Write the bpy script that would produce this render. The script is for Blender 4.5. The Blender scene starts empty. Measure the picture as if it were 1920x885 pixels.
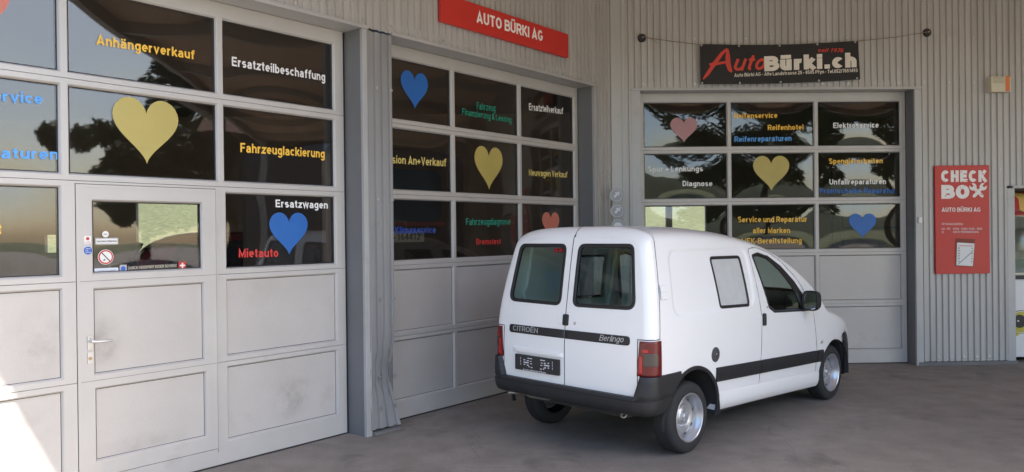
import bpy, bmesh, math, random
from math import sin, cos, pi, radians, sqrt, atan2
from mathutils import Vector, Matrix
from mathutils.bvhtree import BVHTree
random.seed(7)
SC = bpy.context.scene
COL = SC.collection

# ------------------------------------------------------------------ camera, sky, sun, exposure
H = 1.7777
cam = bpy.data.cameras.new('camera'); co = bpy.data.objects.new('camera', cam); COL.objects.link(co)
cam.sensor_width = 36; cam.lens = 1440.9/1920*36; cam.clip_end = 1000; cam.clip_start = .05
pit, rol = radians(.1565), radians(-.6521)
R0 = Matrix(((1,0,0),(0,0,-1),(0,1,0)))
Rp = Matrix(((1,0,0),(0,cos(pit),-sin(pit)),(0,sin(pit),cos(pit))))
Rr = Matrix(((cos(rol),-sin(rol),0),(sin(rol),cos(rol),0),(0,0,1)))
Rc = (Rr @ Rp @ R0).transposed() @ Matrix(((1,0,0),(0,-1,0),(0,0,-1)))
co.matrix_world = Matrix.Translation((0,0,H)) @ Rc.to_4x4()
SC.camera = co

SUN_L = Vector((-.585, .265, -.766)).normalized()       # direction the sunlight travels
sun = bpy.data.lights.new('sun', 'SUN'); sun.energy = 3.6; sun.angle = radians(.53); sun.color = (1, .91, .80)
so = bpy.data.objects.new('sun', sun); COL.objects.link(so)
so.rotation_euler = SUN_L.to_track_quat('-Z', 'Y').to_euler(); so.location = (20, -10, 30)
W = bpy.data.worlds.new('World'); SC.world = W; W.use_nodes = True
nt = W.node_tree; sky = nt.nodes.new('ShaderNodeTexSky'); sky.sky_type = 'NISHITA'; sky.sun_disc = False
sky.sun_elevation = math.asin(-SUN_L.z); sky.sun_rotation = atan2(-SUN_L.x, -SUN_L.y)
sky.air_density = 1.0; sky.dust_density = 1.7
nt.links.new(sky.outputs[0], nt.nodes['Background'].inputs[0]); nt.nodes['Background'].inputs[1].default_value = .15
vs = SC.view_settings; vs.view_transform = 'Standard'; vs.look = 'None'; vs.gamma = 1; vs.use_curve_mapping = False
vs.exposure = 1.90
SC.cycles.max_bounces = 10; SC.cycles.diffuse_bounces = 5; SC.cycles.transparent_max_bounces = 16
SC.cycles.sample_clamp_indirect = 6

# ------------------------------------------------------------------ materials
MATS = {}
def M(name, col, rough=.5, metal=0., coat=0., var=0., vscale=3., bump=0., bscale=40., spec=.5, streak=False, dirt=None, dscale=1.2, dth=.55):
    """procedural paint / metal / plastic: base colour, blotchy variation, fine bump and optional dirt"""
    if name in MATS: return MATS[name]
    m = bpy.data.materials.new(name); m.use_nodes = True; MATS[name] = m
    n = m.node_tree.nodes; l = m.node_tree.links; p = n['Principled BSDF']
    p.inputs['Base Color'].default_value = (*col, 1); p.inputs['Roughness'].default_value = rough
    p.inputs['Metallic'].default_value = metal; p.inputs['Coat Weight'].default_value = coat
    p.inputs['Coat Roughness'].default_value = .04; p.inputs['Specular IOR Level'].default_value = spec
    tc = n.new('ShaderNodeTexCoord'); src = tc.outputs['Object']
    if streak:
        mp = n.new('ShaderNodeMapping'); mp.inputs['Scale'].default_value = (6, 6, .5); l.new(src, mp.inputs[0]); src = mp.outputs[0]
    colout = None
    if var:
        t = n.new('ShaderNodeTexNoise'); t.inputs['Scale'].default_value = vscale; t.inputs['Detail'].default_value = 6; t.inputs['Roughness'].default_value = .6
        l.new(src, t.inputs['Vector'])
        mr = n.new('ShaderNodeMapRange'); mr.inputs[1].default_value = .3; mr.inputs[2].default_value = .7
        mr.inputs[3].default_value = 1-var; mr.inputs[4].default_value = 1+var; l.new(t.outputs[0], mr.inputs[0])
        mx = n.new('ShaderNodeMix'); mx.data_type = 'RGBA'; mx.blend_type = 'MULTIPLY'; mx.inputs[0].default_value = 1
        mx.inputs[6].default_value = (*col, 1); l.new(mr.outputs[0], mx.inputs[7]); colout = mx.outputs[2]
        mr2 = n.new('ShaderNodeMapRange'); mr2.inputs[3].default_value = max(.02, rough-.1); mr2.inputs[4].default_value = min(1, rough+.12)
        l.new(t.outputs[0], mr2.inputs[0]); l.new(mr2.outputs[0], p.inputs['Roughness'])
    if dirt:
        t2 = n.new('ShaderNodeTexNoise'); t2.inputs['Scale'].default_value = dscale; t2.inputs['Detail'].default_value = 9; t2.inputs['Roughness'].default_value = .68
        l.new(tc.outputs['Object'], t2.inputs['Vector'])
        r2 = n.new('ShaderNodeMapRange'); r2.inputs[1].default_value = dth; r2.inputs[2].default_value = dth+.22; r2.inputs[4].default_value = .75; l.new(t2.outputs[0], r2.inputs[0])
        mx2 = n.new('ShaderNodeMix'); mx2.data_type = 'RGBA'; l.new(r2.outputs[0], mx2.inputs[0])
        if colout: l.new(colout, mx2.inputs[6])
        else: mx2.inputs[6].default_value = (*col, 1)
        mx2.inputs[7].default_value = (*dirt, 1); colout = mx2.outputs[2]
    if colout: l.new(colout, p.inputs['Base Color'])
    if bump:
        t3 = n.new('ShaderNodeTexNoise'); t3.inputs['Scale'].default_value = bscale; t3.inputs['Detail'].default_value = 3
        l.new(tc.outputs['Object'], t3.inputs['Vector']); b = n.new('ShaderNodeBump'); b.inputs['Strength'].default_value = bump; b.inputs['Distance'].default_value = .01
        l.new(t3.outputs[0], b.inputs['Height']); l.new(b.outputs[0], p.inputs['Normal'])
    return m

def glass(name, tint, ior=1.5, wav=0., wscale=2., rough=.0):
    if name in MATS: return MATS[name]
    m = bpy.data.materials.new(name); m.use_nodes = True; MATS[name] = m
    n = m.node_tree.nodes; l = m.node_tree.links; n.remove(n['Principled BSDF'])
    tr = n.new('ShaderNodeBsdfTransparent'); tr.inputs[0].default_value = (*tint, 1)
    gl = n.new('ShaderNodeBsdfGlossy'); gl.inputs['Roughness'].default_value = rough; gl.inputs[0].default_value = (1,1,1,1)
    # two-sided Schlick reflectance: the same from either face of the thin sheet
    ge = n.new('ShaderNodeNewGeometry'); dt = n.new('ShaderNodeVectorMath'); dt.operation = 'DOT_PRODUCT'; l.new(ge.outputs['Normal'], dt.inputs[0]); l.new(ge.outputs['Incoming'], dt.inputs[1])
    ab = n.new('ShaderNodeMath'); ab.operation = 'ABSOLUTE'; l.new(dt.outputs['Value'], ab.inputs[0])
    sb = n.new('ShaderNodeMath'); sb.operation = 'SUBTRACT'; sb.inputs[0].default_value = 1; sb.use_clamp = True; l.new(ab.outputs[0], sb.inputs[1])
    pw = n.new('ShaderNodeMath'); pw.operation = 'POWER'; pw.inputs[1].default_value = 5; l.new(sb.outputs[0], pw.inputs[0])
    r0 = ((ior-1)/(ior+1))**2
    ma = n.new('ShaderNodeMath'); ma.operation = 'MULTIPLY_ADD'; ma.inputs[1].default_value = 1-r0; ma.inputs[2].default_value = r0; l.new(pw.outputs[0], ma.inputs[0])
    mx = n.new('ShaderNodeMixShader'); l.new(ma.outputs[0], mx.inputs[0]); l.new(tr.outputs[0], mx.inputs[1]); l.new(gl.outputs[0], mx.inputs[2])
    if wav:
        tc = n.new('ShaderNodeTexCoord'); t = n.new('ShaderNodeTexNoise'); t.inputs['Scale'].default_value = wscale; t.inputs['Detail'].default_value = 1
        l.new(tc.outputs['Object'], t.inputs['Vector']); b = n.new('ShaderNodeBump'); b.inputs['Strength'].default_value = wav; b.inputs['Distance'].default_value = .05
        l.new(t.outputs[0], b.inputs['Height']); l.new(b.outputs[0], gl.inputs['Normal'])
    l.new(mx.outputs[0], n['Material Output'].inputs[0])
    return m

FRAME = M('silver_frame', (.50,.48,.455), .42, .15, var=.05, vscale=2.5, dirt=(.38,.34,.30), dscale=2.2, dth=.60)
INFILL = M('stucco_aluminium', (.50,.473,.447), .45, .15, var=.05, vscale=1.6, bump=.25, bscale=90, dirt=(.36,.31,.27), dscale=1.5, dth=.60)
CLAD = M('ribbed_cladding', (.43,.42,.405), .42, .2, var=.11, vscale=1.2, streak=True, dirt=(.30,.28,.25), dscale=2.5, dth=.62)
FLASH = M('flashing', (.42,.42,.415), .42, .2, var=.07, vscale=2, dirt=(.22,.20,.18), dscale=1.7, dth=.62)
JAMB = M('dark_jamb', (.17,.172,.178), .5, .1, var=.08, vscale=2)
SEAL = M('black_rubber', (.018,.018,.018), .6)
PANE = glass('tinted_pane', (.74,.73,.71), 1.58, .06, 1.3, .022)
YEL = M('yellow_vinyl', (.85,.50,.05), .45); WHI = M('white_vinyl', (.78,.78,.76), .45)
BLU = M('blue_vinyl', (.016,.125,.43), .4, var=.05); LBL = M('light_blue_vinyl', (.08,.33,.75), .4); DBL = M('dark_blue_vinyl', (.02,.06,.32), .4)
GRN = M('green_vinyl', (.01,.26,.17), .45); REDV = M('red_vinyl', (.62,.035,.03), .45)
HYE = M('pale_yellow_heart', (.46,.375,.105), .4, var=.06); HSA = M('salmon_heart', (.55,.17,.12), .45)
HPK = M('pink_heart', (.42,.22,.23), .45)
SIGNRED = M('sign_red', (.52,.028,.02), .35, var=.03); SIGNWHITE = M('sign_white', (.82,.80,.77), .4)
STEEL = M('brushed_steel', (.55,.55,.55), .3, .9, var=.05)
BLACK = M('black_plastic', (.02,.02,.022), .45, bump=.05, bscale=200)
WHITEP = M('white_plastic', (.75,.74,.72), .4)

# ------------------------------------------------------------------ mesh helpers
class MB:
    def __init__(s): s.v = []; s.f = []; s.m = []
    def quad(s, a, b, c, d, m=0):
        i = len(s.v); s.v += [tuple(a), tuple(b), tuple(c), tuple(d)]; s.f.append((i,i+1,i+2,i+3)); s.m.append(m)
    def poly(s, pts, m=0):
        i = len(s.v); s.v += [tuple(p) for p in pts]; s.f.append(tuple(range(i, i+len(pts)))); s.m.append(m)
    def box(s, x0, x1, y0, y1, z0, z1, m=0):
        i = len(s.v)
        s.v += [(x0,y0,z0),(x1,y0,z0),(x1,y1,z0),(x0,y1,z0),(x0,y0,z1),(x1,y0,z1),(x1,y1,z1),(x0,y1,z1)]
        for f in ((0,3,2,1),(4,5,6,7),(0,1,5,4),(1,2,6,5),(2,3,7,6),(3,0,4,7)):
            s.f.append(tuple(i+k for k in f)); s.m.append(m)
    def grid(s, rows, m=0, closed=False):
        i = len(s.v); n = len(rows[0])
        for r in rows: s.v += [tuple(p) for p in r]
        for a in range(len(rows)-1):
            for b in range(n if closed else n-1):
                c = (b+1) % n
                s.f.append((i+a*n+b, i+a*n+c, i+(a+1)*n+c, i+(a+1)*n+b)); s.m.append(m)
    def tube(s, pts, r, n=8, m=0, cap=True):
        pts = [Vector(p) for p in pts]; rows = []
        for k, p in enumerate(pts):
            t = (pts[min(k+1,len(pts)-1)]-pts[max(k-1,0)]).normalized()
            u = t.cross(Vector((0,0,1)) if abs(t.z) < .9 else Vector((1,0,0))).normalized(); w = t.cross(u)
            rr = r[k] if isinstance(r, (list, tuple)) else r
            rows.append([p+u*rr*cos(2*pi*j/n)+w*rr*sin(2*pi*j/n) for j in range(n)])
        s.grid(rows, m, True)
        if cap: s.poly(rows[0], m); s.poly(rows[-1][::-1], m)
    def lathe(s, prof, n=48, axis='Y', m=0, c=(0,0,0)):
        rows = []
        for r, h in prof:
            row = []
            for j in range(n):
                a = 2*pi*j/n
                if axis == 'Y': row.append((c[0]+r*cos(a), c[1]+h, c[2]+r*sin(a)))
                elif axis == 'X': row.append((c[0]+h, c[1]+r*cos(a), c[2]+r*sin(a)))
                else: row.append((c[0]+r*cos(a), c[1]+r*sin(a), c[2]+h))
            rows.append(row)
        s.grid(rows, m, True)
OFF = {}
def link(name, me, parent=None):
    o = bpy.data.objects.new(name, me); COL.objects.link(o)
    if parent: o.parent = parent
    return o
def shade(me, ang=35):
    bm = bmesh.new(); bm.from_mesh(me); bmesh.ops.recalc_face_normals(bm, faces=bm.faces[:])
    for f in bm.faces: f.smooth = True
    for e in bm.edges: e.smooth = len(e.link_faces) == 2 and e.calc_face_angle(0) < radians(ang)
    bm.to_mesh(me); bm.free()
def obj(name, mb, mats, parent=None, smooth=None, off=None, weld=False, bevel=0):
    if not isinstance(mats, (list, tuple)): mats = [mats]
    o0 = Vector(off) if off is not None else (OFF.get(parent.name) or Vector((0,0,0)) if parent else Vector((0,0,0)))
    me = bpy.data.meshes.new(name)
    me.from_pydata([Vector(v)-o0 for v in mb.v], [], mb.f)
    for m in mats: me.materials.append(m)
    me.polygons.foreach_set('material_index', mb.m); me.update()
    if weld or bevel:
        bm = bmesh.new(); bm.from_mesh(me); bmesh.ops.remove_doubles(bm, verts=bm.verts[:], dist=1e-5)
        bmesh.ops.recalc_face_normals(bm, faces=bm.faces[:])
        if bevel:
            es = [e for e in bm.edges if len(e.link_faces) == 2 and e.calc_face_angle(0) > .6]
            bmesh.ops.bevel(bm, geom=es, offset=bevel, segments=2, affect='EDGES', profile=.6)
        bm.to_mesh(me); bm.free()
    if smooth: shade(me, smooth)
    o = link(name, me, parent)
    if parent: OFF[o.name] = o0
    return o
def tag(o, label, cat=None, group=None, kind=None):
    o['label'] = label
    if cat: o['category'] = cat
    if group: o['group'] = group
    if kind: o['kind'] = kind
    return o
YA = radians(50.1933); YB = radians(1.8095)
FA = Matrix.Rotation(YA, 4, 'Z'); FB = Matrix.Rotation(YB, 4, 'Z'); FW = Matrix.Identity(4)
def thing(name, label, cat, base=(0,0,0), fr=FW, group=None, kind=None):
    """Empty at the thing's base; children are written in frame coordinates (s along the wall, d into it, z)"""
    o = bpy.data.objects.new(name, None); COL.objects.link(o); o.empty_display_size = .2
    o.matrix_world = fr @ Matrix.Translation(base); OFF[o.name] = Vector(base)
    return tag(o, label, cat, group, kind)
def single(name, mb, mats, label, cat, base, fr=FW, **k):
    g = k.pop('group', None); kd = k.pop('kind', None)
    o = obj(name, mb, mats, None, off=base, **k); o.matrix_world = fr @ Matrix.Translation(base)
    return tag(o, label, cat, g, kd)

# ------------------------------------------------------------------ lettering: an own stroke alphabet in the manner of a bold grotesque
def arcp(cx, cy, rx, ry, a0, a1, n=14): return [(cx+rx*cos(radians(a0+(a1-a0)*i/n)), cy+ry*sin(radians(a0+(a1-a0)*i/n))) for i in range(n+1)]
def glyph(c, w):
    """strokes (centre lines) and advance width; capital height 1, x-height .73"""
    h = w/2; X = .73; B = .60; R = B-h; mx = B/2; rx = B/2-h; my = X/2; ry = X/2-h; C = .70; cr = C-h; T = 1-h; M2 = .52
    bowl = arcp(mx, my, rx, ry, 0, 360, 26); dots = lambda x0, x1, y: [[(x0,y-h*.9),(x0,y+h*.9)],[(x1,y-h*.9),(x1,y+h*.9)]]
    def arch(x0, x1, top=X): return arcp((x0+x1)/2, top-h-.20, (x1-x0)/2, .20, 180, 0)
    g = {
    'a': ([arcp(mx-.01,X-h-.16,rx-.02,.16,165,0)+[(R-.03,.12),(R+.01,0)], [(R-.03,.43),(mx,.405)]+arcp(h+.13,.20+h*.2,.13,.205-h*.6,100,265)+[(mx+.06,h+.02),(R-.03,.17)]], B),
    'b': ([[(h,0),(h,1)], bowl], B), 'c': ([arcp(mx,my,rx,ry,42,318,22)], .56), 'd': ([[(R,0),(R,1)], bowl], B),
    'e': ([[(h+.02,my)]+[(R,my)]+arcp(mx,my,rx,ry,0,312,24)], B), 'f': ([[(.19,0),(.19,.80)]+arcp(.19+.16,.80,.16,1-h-.80,180,62), [(.02,X-h*.8),(.40,X-h*.8)]], .42),
    'g': ([bowl, [(R,X),(R,-.06)]+arcp(mx,-.06,rx,.17,0,-155)], B), 'h': ([[(h,0),(h,1)], arch(h,R)+[(R,0)]], B),
    'i': ([[(h,0),(h,X)], [(h,1-w*.9),(h,1)]], w), 'k': ([[(h,0),(h,1)], [(h,.27),(.52,X)], [(.22,.42),(.56,0)]], .58), 'l': ([[(h,0),(h,1)]], w),
    'm': ([[(h,0),(h,X)], arch(h,.46)+[(.46,0)], arch(.46,.92-h)+[(.92-h,0)]], .92), 'n': ([[(h,0),(h,X)], arch(h,R)+[(R,0)]], B), 'o': ([bowl], B),
    'p': ([[(h,-.27),(h,X)], bowl], B), 'r': ([[(h,0),(h,X)], arcp(h+.22,X-h-.20,.22,.20,180,80)], .40),
    's': ([arcp(.28,X-h-.135,.28-h,.135,35,180,8)[:-1]+arcp(.28,X-h-.135,.28-h,.135,180,250,4)+[(.30,my)]+arcp(.28,h+.14,.28-h,.14,70,-145,12)], .56),
    't': ([[(.18,.93),(.18,.2)]+arcp(.18+.13,.2,.13,.2-h,180,275), [(.01,X-h*.8),(.36,X-h*.8)]], .37), 'u': ([[(h,X),(h,.2+h)]+arcp(mx,.2+h,rx,.2,180,360)+[(R,X)], [(R,0),(R,.4)]], B),
    'v': ([[(.08,X),(.30,.06),(.52,X)]], B), 'w': ([[(.07,X),(.23,.06),(.42,X-.04),(.61,.06),(.77,X)]], .84), 'y': ([[(.07,X),(.31,.05)], [(.53,X),(.27,-.14),(.10,-.22)]], B), 'z': ([[(.04,X-h),(.49,X-h),(.06,h),(.53,h)]], .56),
    'A': ([[(.08,0),(.38,T+.02),(.68,0)], [(.2,.27),(.56,.27)]], .76), 'B': ([[(h,0),(h,1)], [(h,T),(.40,T)]+arcp(.40,(T+M2)/2,.24-h*.4,(T-M2)/2,90,-90)+[(h,M2)], [(.42,M2)]+arcp(.42,(M2+h)/2,.28-h*.4,(M2-h)/2,90,-90)+[(h,h)]], .70),
    'C': ([arcp(.37,.5,.37-h,.5-h,42,318,26)], .72), 'D': ([[(h,0),(h,1)], [(h,T),(.32,T)]+arcp(.32,.5,.40-h,.5-h,90,-90,20)+[(h,h)]], .72), 'E': ([[(.62,T),(h,T),(h,h),(.64,h)], [(h,M2),(.58,M2)]], .64),
    'F': ([[(.60,T),(h,T),(h,0)], [(h,M2-.02),(.52,M2-.02)]], .60), 'G': ([arcp(.38,.5,.38-h,.5-h,42,330,24)+[(.74-h,.42),(.42,.42)]], .76), 'H': ([[(h,0),(h,1)],[(cr,0),(cr,1)],[(h,M2),(cr,M2)]], C), 'I': ([[(h,0),(h,1)]], w),
    'K': ([[(h,0),(h,1)],[(h,.34),(.62,1)],[(.26,.55),(.68,0)]], .70), 'L': ([[(h,1),(h,h),(.58,h)]], .60), 'M': ([[(h,0),(h,T),(.42,.12),(.84-h,T),(.84-h,0)]], .84), 'N': ([[(h,0),(h,T-.02),(cr,.04),(cr,1)]], C),
    'O': ([arcp(.39,.5,.39-h,.5-h,0,360,30)], .78), 'P': ([[(h,0),(h,1)],[(h,T),(.40,T)]+arcp(.40,(T+.43)/2,.26-h*.6,(T-.43)/2,90,-90)+[(h,.43)]], .66), 'R': ([[(h,0),(h,1)],[(h,T),(.42,T)]+arcp(.42,(T+.46)/2,.26-h*.5,(T-.46)/2,90,-90)+[(h,.46)],[(.38,.46),(.66,0)]], .70),
    'S': ([arcp(.34,.745-h*.1,.33-h,.255-h*.7,30,255,14)+[(.36,.51)]+arcp(.34,.265+h*.1,.34-h,.265-h*.7,75,-150,14)], .68), 'T': ([[(.32,0),(.32,T)],[(0,T),(.64,T)]], .64), 'U': ([[(h,1),(h,.34)]+arcp(C/2,.34,C/2-h,.34-h,180,360)+[(cr,1)]], C),
    'V': ([[(.08,1),(.36,.05),(.64,1)]], .72), 'W': ([[(.07,1),(.25,.06),(.47,.95),(.69,.06),(.87,1)]], .94), 'Z': ([[(.05,T),(.57,T),(.06,h),(.62,h)]], .64), 'Y': ([[(.34,0),(.34,.42),(.06,1)],[(.34,.42),(.62,1)]], .68),
    '0': ([arcp(.29,.5,.29-h,.5-h,0,360,28)], .58), '1': ([[(.08,.74),(.26,.90),(.30,1)],[(.30,0),(.30,1)]], .50), '2': ([arcp(.28,.71,.28-h,.29-h,170,-20,12)+[(.08,h),(.56,h)]], .58), '3': ([arcp(.28,.745,.26-h,.255-h,160,-90,12)+arcp(.28,.275,.29-h,.275-h,90,-160,12)], .58),
    '4': ([[(.56,.26),(.06,.26),(.38,.96)],[(.42,0),(.42,1)]], .58), '5': ([[(.52,T),(.14,T),(.09,.52)]+arcp(.28,.32,.29-h,.32-h,130,-160,14)], .58), '6': ([arcp(.29,.31,.29-h,.31-h,0,360,22), arcp(.36,.40,.36-h,.60-h,180,70,12)], .58), '7': ([[(.03,T),(.53,T),(.24,0)]], .56),
    '8': ([arcp(.29,.74,.25-h,.26-h,0,360,20),arcp(.29,.27,.29-h,.27-h,0,360,22)], .58), '9': ([arcp(.29,.69,.29-h,.31-h,0,360,22),arcp(.22,.60,.36-h,.60-h,0,-110,12)], .58),
    '.': ([[(h,0),(h,w)]], w), ',': ([[(h,w),(h*.5,-.12)]], w), ':': ([[(h,0),(h,w)],[(h,.5),(h,.5+w)]], w), '-': ([[(0,.36),(.32,.36)]], .32), '+': ([[(0,.40),(.56,.40)],[(.28,.12),(.28,.68)]], .56), '•': ([[(.02,.40),(.26,.40)],[(.14,.28),(.14,.52)]], .28), '/': ([[(0,0),(.30,1)]], .30),
    '&': ([[(.66,0),(.18,.62)]+arcp(.30,.80,.15,.20-h,215,-20,12)+[(.14,.40)]+arcp(.27,.25,.27-h,.25-h,140,300,12)+[(.60,.46)]], .70), ' ': ([], .28)}
    um = {'ä':('a',.16,.42,.90),'ö':('o',.17,.43,.90),'ü':('u',.17,.43,.90),'Ü':('U',.22,.48,1.17),'Ö':('O',.26,.52,1.17),'Ë':('E',.22,.46,1.17)}
    if c in um:
        b, x0, x1, y = um[c]; s, a = glyph(b, w); return s+dots(x0, x1, y), a
    return g[c]
def ribbon(P, w):
    P = [Vector(p) for p in P]; P = [p for i, p in enumerate(P) if i == 0 or (p-P[i-1]).length > 1e-4]
    L = []; Rr_ = []; n = len(P)
    cl = (P[0]-P[-1]).length < 1e-5 and n > 3
    for i in range(n):
        a = P[i-1] if i else (P[-2] if cl else None); b = P[i+1] if i < n-1 else (P[1] if cl else None)
        d0 = (P[i]-a).normalized() if a is not None and (P[i]-a).length > 1e-7 else None; d1 = (b-P[i]).normalized() if b is not None and (b-P[i]).length > 1e-7 else None
        d0 = d0 or d1; d1 = d1 or d0; t = d0+d1
        t = t.normalized() if t.length > 1e-5 else d1; m = Vector((-t.y,t.x)); k = max(.42, m.dot(Vector((-d1.y,d1.x))))
        L.append(P[i]+m*(w/2/k)); Rr_.append(P[i]-m*(w/2/k))
    return L, Rr_
def lettering(body, a, b, cap, d, mat, parent, bold=.03, shear=0., name='lettering', space=1.0, fn=None, th=.0012):
    """flat cut-vinyl letters: baseline from a=(s,z) to b=(s,z), capital height cap, lying on plane d (facing -d)"""
    w = .12+bold*2.1; gap = .115*space; x = 0; S = []
    for c in body:
        st, adv = glyph(c, w)
        for q in st: S.append([(p[0]+x+p[1]*shear, p[1]) for p in q])
        x += adv+(gap if c != ' ' else 0)
    x -= gap; mb = MB(); k = 0
    for q in S:
        L, Rr_ = ribbon(q, w); e = (k % 4)*.00012; k += 1
        def mp(p, dd):
            t = p.x/x; s = a[0]+(b[0]-a[0])*t; z = a[1]+(b[1]-a[1])*t+p.y*cap
            return fn(s, z, dd) if fn else (s, d-dd, z)
        mb.grid([[mp(p, 0) for p in L],[mp(p, th+e) for p in L],[mp(p, th+e) for p in Rr_],[mp(p, 0) for p in Rr_]])
        mb.quad(mp(L[0],0),mp(L[0],th+e),mp(Rr_[0],th+e),mp(Rr_[0],0)); mb.quad(mp(L[-1],0),mp(L[-1],th+e),mp(Rr_[-1],th+e),mp(Rr_[-1],0))
    return obj(name, mb, mat, parent)
def slab2d(pts, d, th, mb, m=0, fn=None):
    """closed outline (s,z) as a thin plate with its face at d-th"""
    f0 = [fn(p[0],p[1],th) if fn else (p[0], d-th, p[1]) for p in pts]; f1 = [fn(p[0],p[1],0) if fn else (p[0], d, p[1]) for p in pts]
    n = len(pts); mb.poly(f0, m); mb.poly(f1[::-1], m)
    for i in range(n): mb.quad(f0[i], f1[i], f1[(i+1)%n], f0[(i+1)%n], m)
def circ(cx, cz, r, n=24, rz=None): return [(cx+r*cos(2*pi*i/n), cz+(rz or r)*sin(2*pi*i/n)) for i in range(n)]
def rrect(x0, x1, z0, z1, r, n=5):
    P = []
    for cx, cz, a0 in ((x1-r,z0+r,-pi/2),(x1-r,z1-r,0),(x0+r,z1-r,pi/2),(x0+r,z0+r,pi)):
        P += [(cx+r*cos(a0+pi/2*i/n), cz+r*sin(a0+pi/2*i/n)) for i in range(n+1)]
    return P
def rpoly(pts, r, n=5):
    """round the corners of a convex outline; r one radius or one per corner"""
    P = []; N = len(pts)
    for i in range(N):
        p = Vector(pts[i]); a = (Vector(pts[i-1])-p); b = (Vector(pts[(i+1)%N])-p); rr = r[i] if isinstance(r,(list,tuple)) else r
        la, lb = a.length, b.length; a.normalize(); b.normalize(); ang = a.angle(b); t = min(rr/math.tan(ang/2), la*.48, lb*.48)
        p0 = p+a*t; p1 = p+b*t
        for k in range(n+1):
            u = k/n; P.append(tuple(p0*(1-u)**2+p*2*u*(1-u)+p1*u*u))
    return P
def heart(cs, cz, w, h):
    """bulbous heart sticker outline; cs,cz centre of its box"""
    P = []
    for i in range(48):
        t = 2*pi*i/48
        x = 16*sin(t)**3; z = 13*cos(t)-5*cos(2*t)-2*cos(3*t)-cos(4*t)
        P.append((cs+x/32*w, cz+(z+2.5)/29*h))
    return P

# ------------------------------------------------------------------ ground, field, sky setting
def concrete():
    m = bpy.data.materials.new('concrete_yard'); m.use_nodes = True; n = m.node_tree.nodes; l = m.node_tree.links; p = n['Principled BSDF']
    tc = n.new('ShaderNodeTexCoord')
    def noise(sc, det, rou, dist=0.):
        t = n.new('ShaderNodeTexNoise'); t.inputs['Scale'].default_value = sc; t.inputs['Detail'].default_value = det; t.inputs['Roughness'].default_value = rou; t.inputs['Distortion'].default_value = dist
        l.new(tc.outputs['Object'], t.inputs['Vector']); return t.outputs[0]
    def rng(src, a, b, c, d):
        r = n.new('ShaderNodeMapRange'); r.inputs[1].default_value = a; r.inputs[2].default_value = b; r.inputs[3].default_value = c; r.inputs[4].default_value = d; l.new(src, r.inputs[0]); return r.outputs[0]
    def mix(fac, a, b, mode='MIX'):
        x = n.new('ShaderNodeMix'); x.data_type = 'RGBA'; x.blend_type = mode
        if isinstance(fac, float): x.inputs[0].default_value = fac
        else: l.new(fac, x.inputs[0])
        for k, v in ((6, a), (7, b)):
            if isinstance(v, tuple): x.inputs[k].default_value = (*v, 1)
            else: l.new(v, x.inputs[k])
        return x.outputs[2]
    c = mix(rng(noise(.55, 5, .6), .35, .65, 0, 1), (.195,.173,.152), (.24,.210,.182))
    c = mix(1.0, c, rng(noise(3.2, 8, .68), .3, .7, .80, 1.18), 'MULTIPLY')
    c = mix(1.0, c, rng(noise(85, 3, .7), .3, .7, .78, 1.2), 'MULTIPLY')
    c = mix(rng(noise(1.35, 9, .62, .6), .585, .70, 0, .62), c, (.085,.08,.075))
    c = mix(rng(noise(2.1, 6, .7, .4), .66, .74, 0, .45), c, (.40,.37,.34))
    c = mix(rng(noise(9., 4, .6), .70, .76, 0, .75), c, (.06,.056,.052))
    v = n.new('ShaderNodeTexVoronoi'); v.feature = 'DISTANCE_TO_EDGE'; v.inputs['Scale'].default_value = .28
    w = n.new('ShaderNodeTexNoise'); w.inputs['Scale'].default_value = 1.6; w.inputs['Detail'].default_value = 5; l.new(tc.outputs['Object'], w.inputs['Vector'])
    ad = n.new('ShaderNodeVectorMath'); ad.operation = 'MULTIPLY_ADD'; ad.inputs[1].default_value = (.8,.8,.8); l.new(w.outputs[1], ad.inputs[0]); l.new(tc.outputs['Object'], ad.inputs[2]); l.new(ad.outputs[0], v.inputs['Vector'])
    c = mix(rng(v.outputs[0], 0, .0025, .38, 0), c, (.07,.065,.06))
    l.new(c, p.inputs['Base Color']); l.new(rng(noise(2.5, 6, .6), .3, .7, .55, .85), p.inputs['Roughness'])
    b = n.new('ShaderNodeBump'); b.inputs['Strength'].default_value = .25; b.inputs['Distance'].default_value = .004; l.new(noise(120, 4, .7), b.inputs['Height']); l.new(b.outputs[0], p.inputs['Normal'])
    return m
GROUND = concrete()
mb = MB(); mb.quad((-120,-120,0),(120,-120,0),(120,120,0),(-120,120,0))
g = obj('ground', mb, GROUND); g['kind'] = 'structure'
GRASS = M('meadow_grass', (.15,.17,.08), .9, var=.6, vscale=3.5, bump=1., bscale=9)
mb = MB(); rows = []
for j in range(24):
    y = 26+j*4; rows.append([(x, y, .02 + (y-26)*.11 + .6*sin(x*.07+y*.05)*min(1,(y-26)/20)) for x in range(-110, 111, 5)])
mb.grid(rows); hl = obj('meadow_hill', mb, GRASS, smooth=60); hl['kind'] = 'structure'
WOOD = M('wooded_ridge', (.035,.05,.022), .95, var=.4, vscale=.3, bump=1, bscale=2)
mb = MB(); rows = []
for j in range(8):
    rows.append([(x, -70-j*7, -.2+(1-(1-j/7)**2)*(7+4*sin(x*.035+1)+2*sin(x*.11)+1.0*sin(x*.5+j))) for x in range(-140, 141, 4)])
mb.grid(rows); rd = obj('wooded_ridge', mb, WOOD, smooth=60); rd['kind'] = 'structure'
mb = MB(); mb.quad((-120,-70,.006),(120,-70,.006),(120,-13,.006),(-120,-13,.006))
fd = obj('grass_field', mb, GRASS); fd['kind'] = 'structure'

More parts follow.
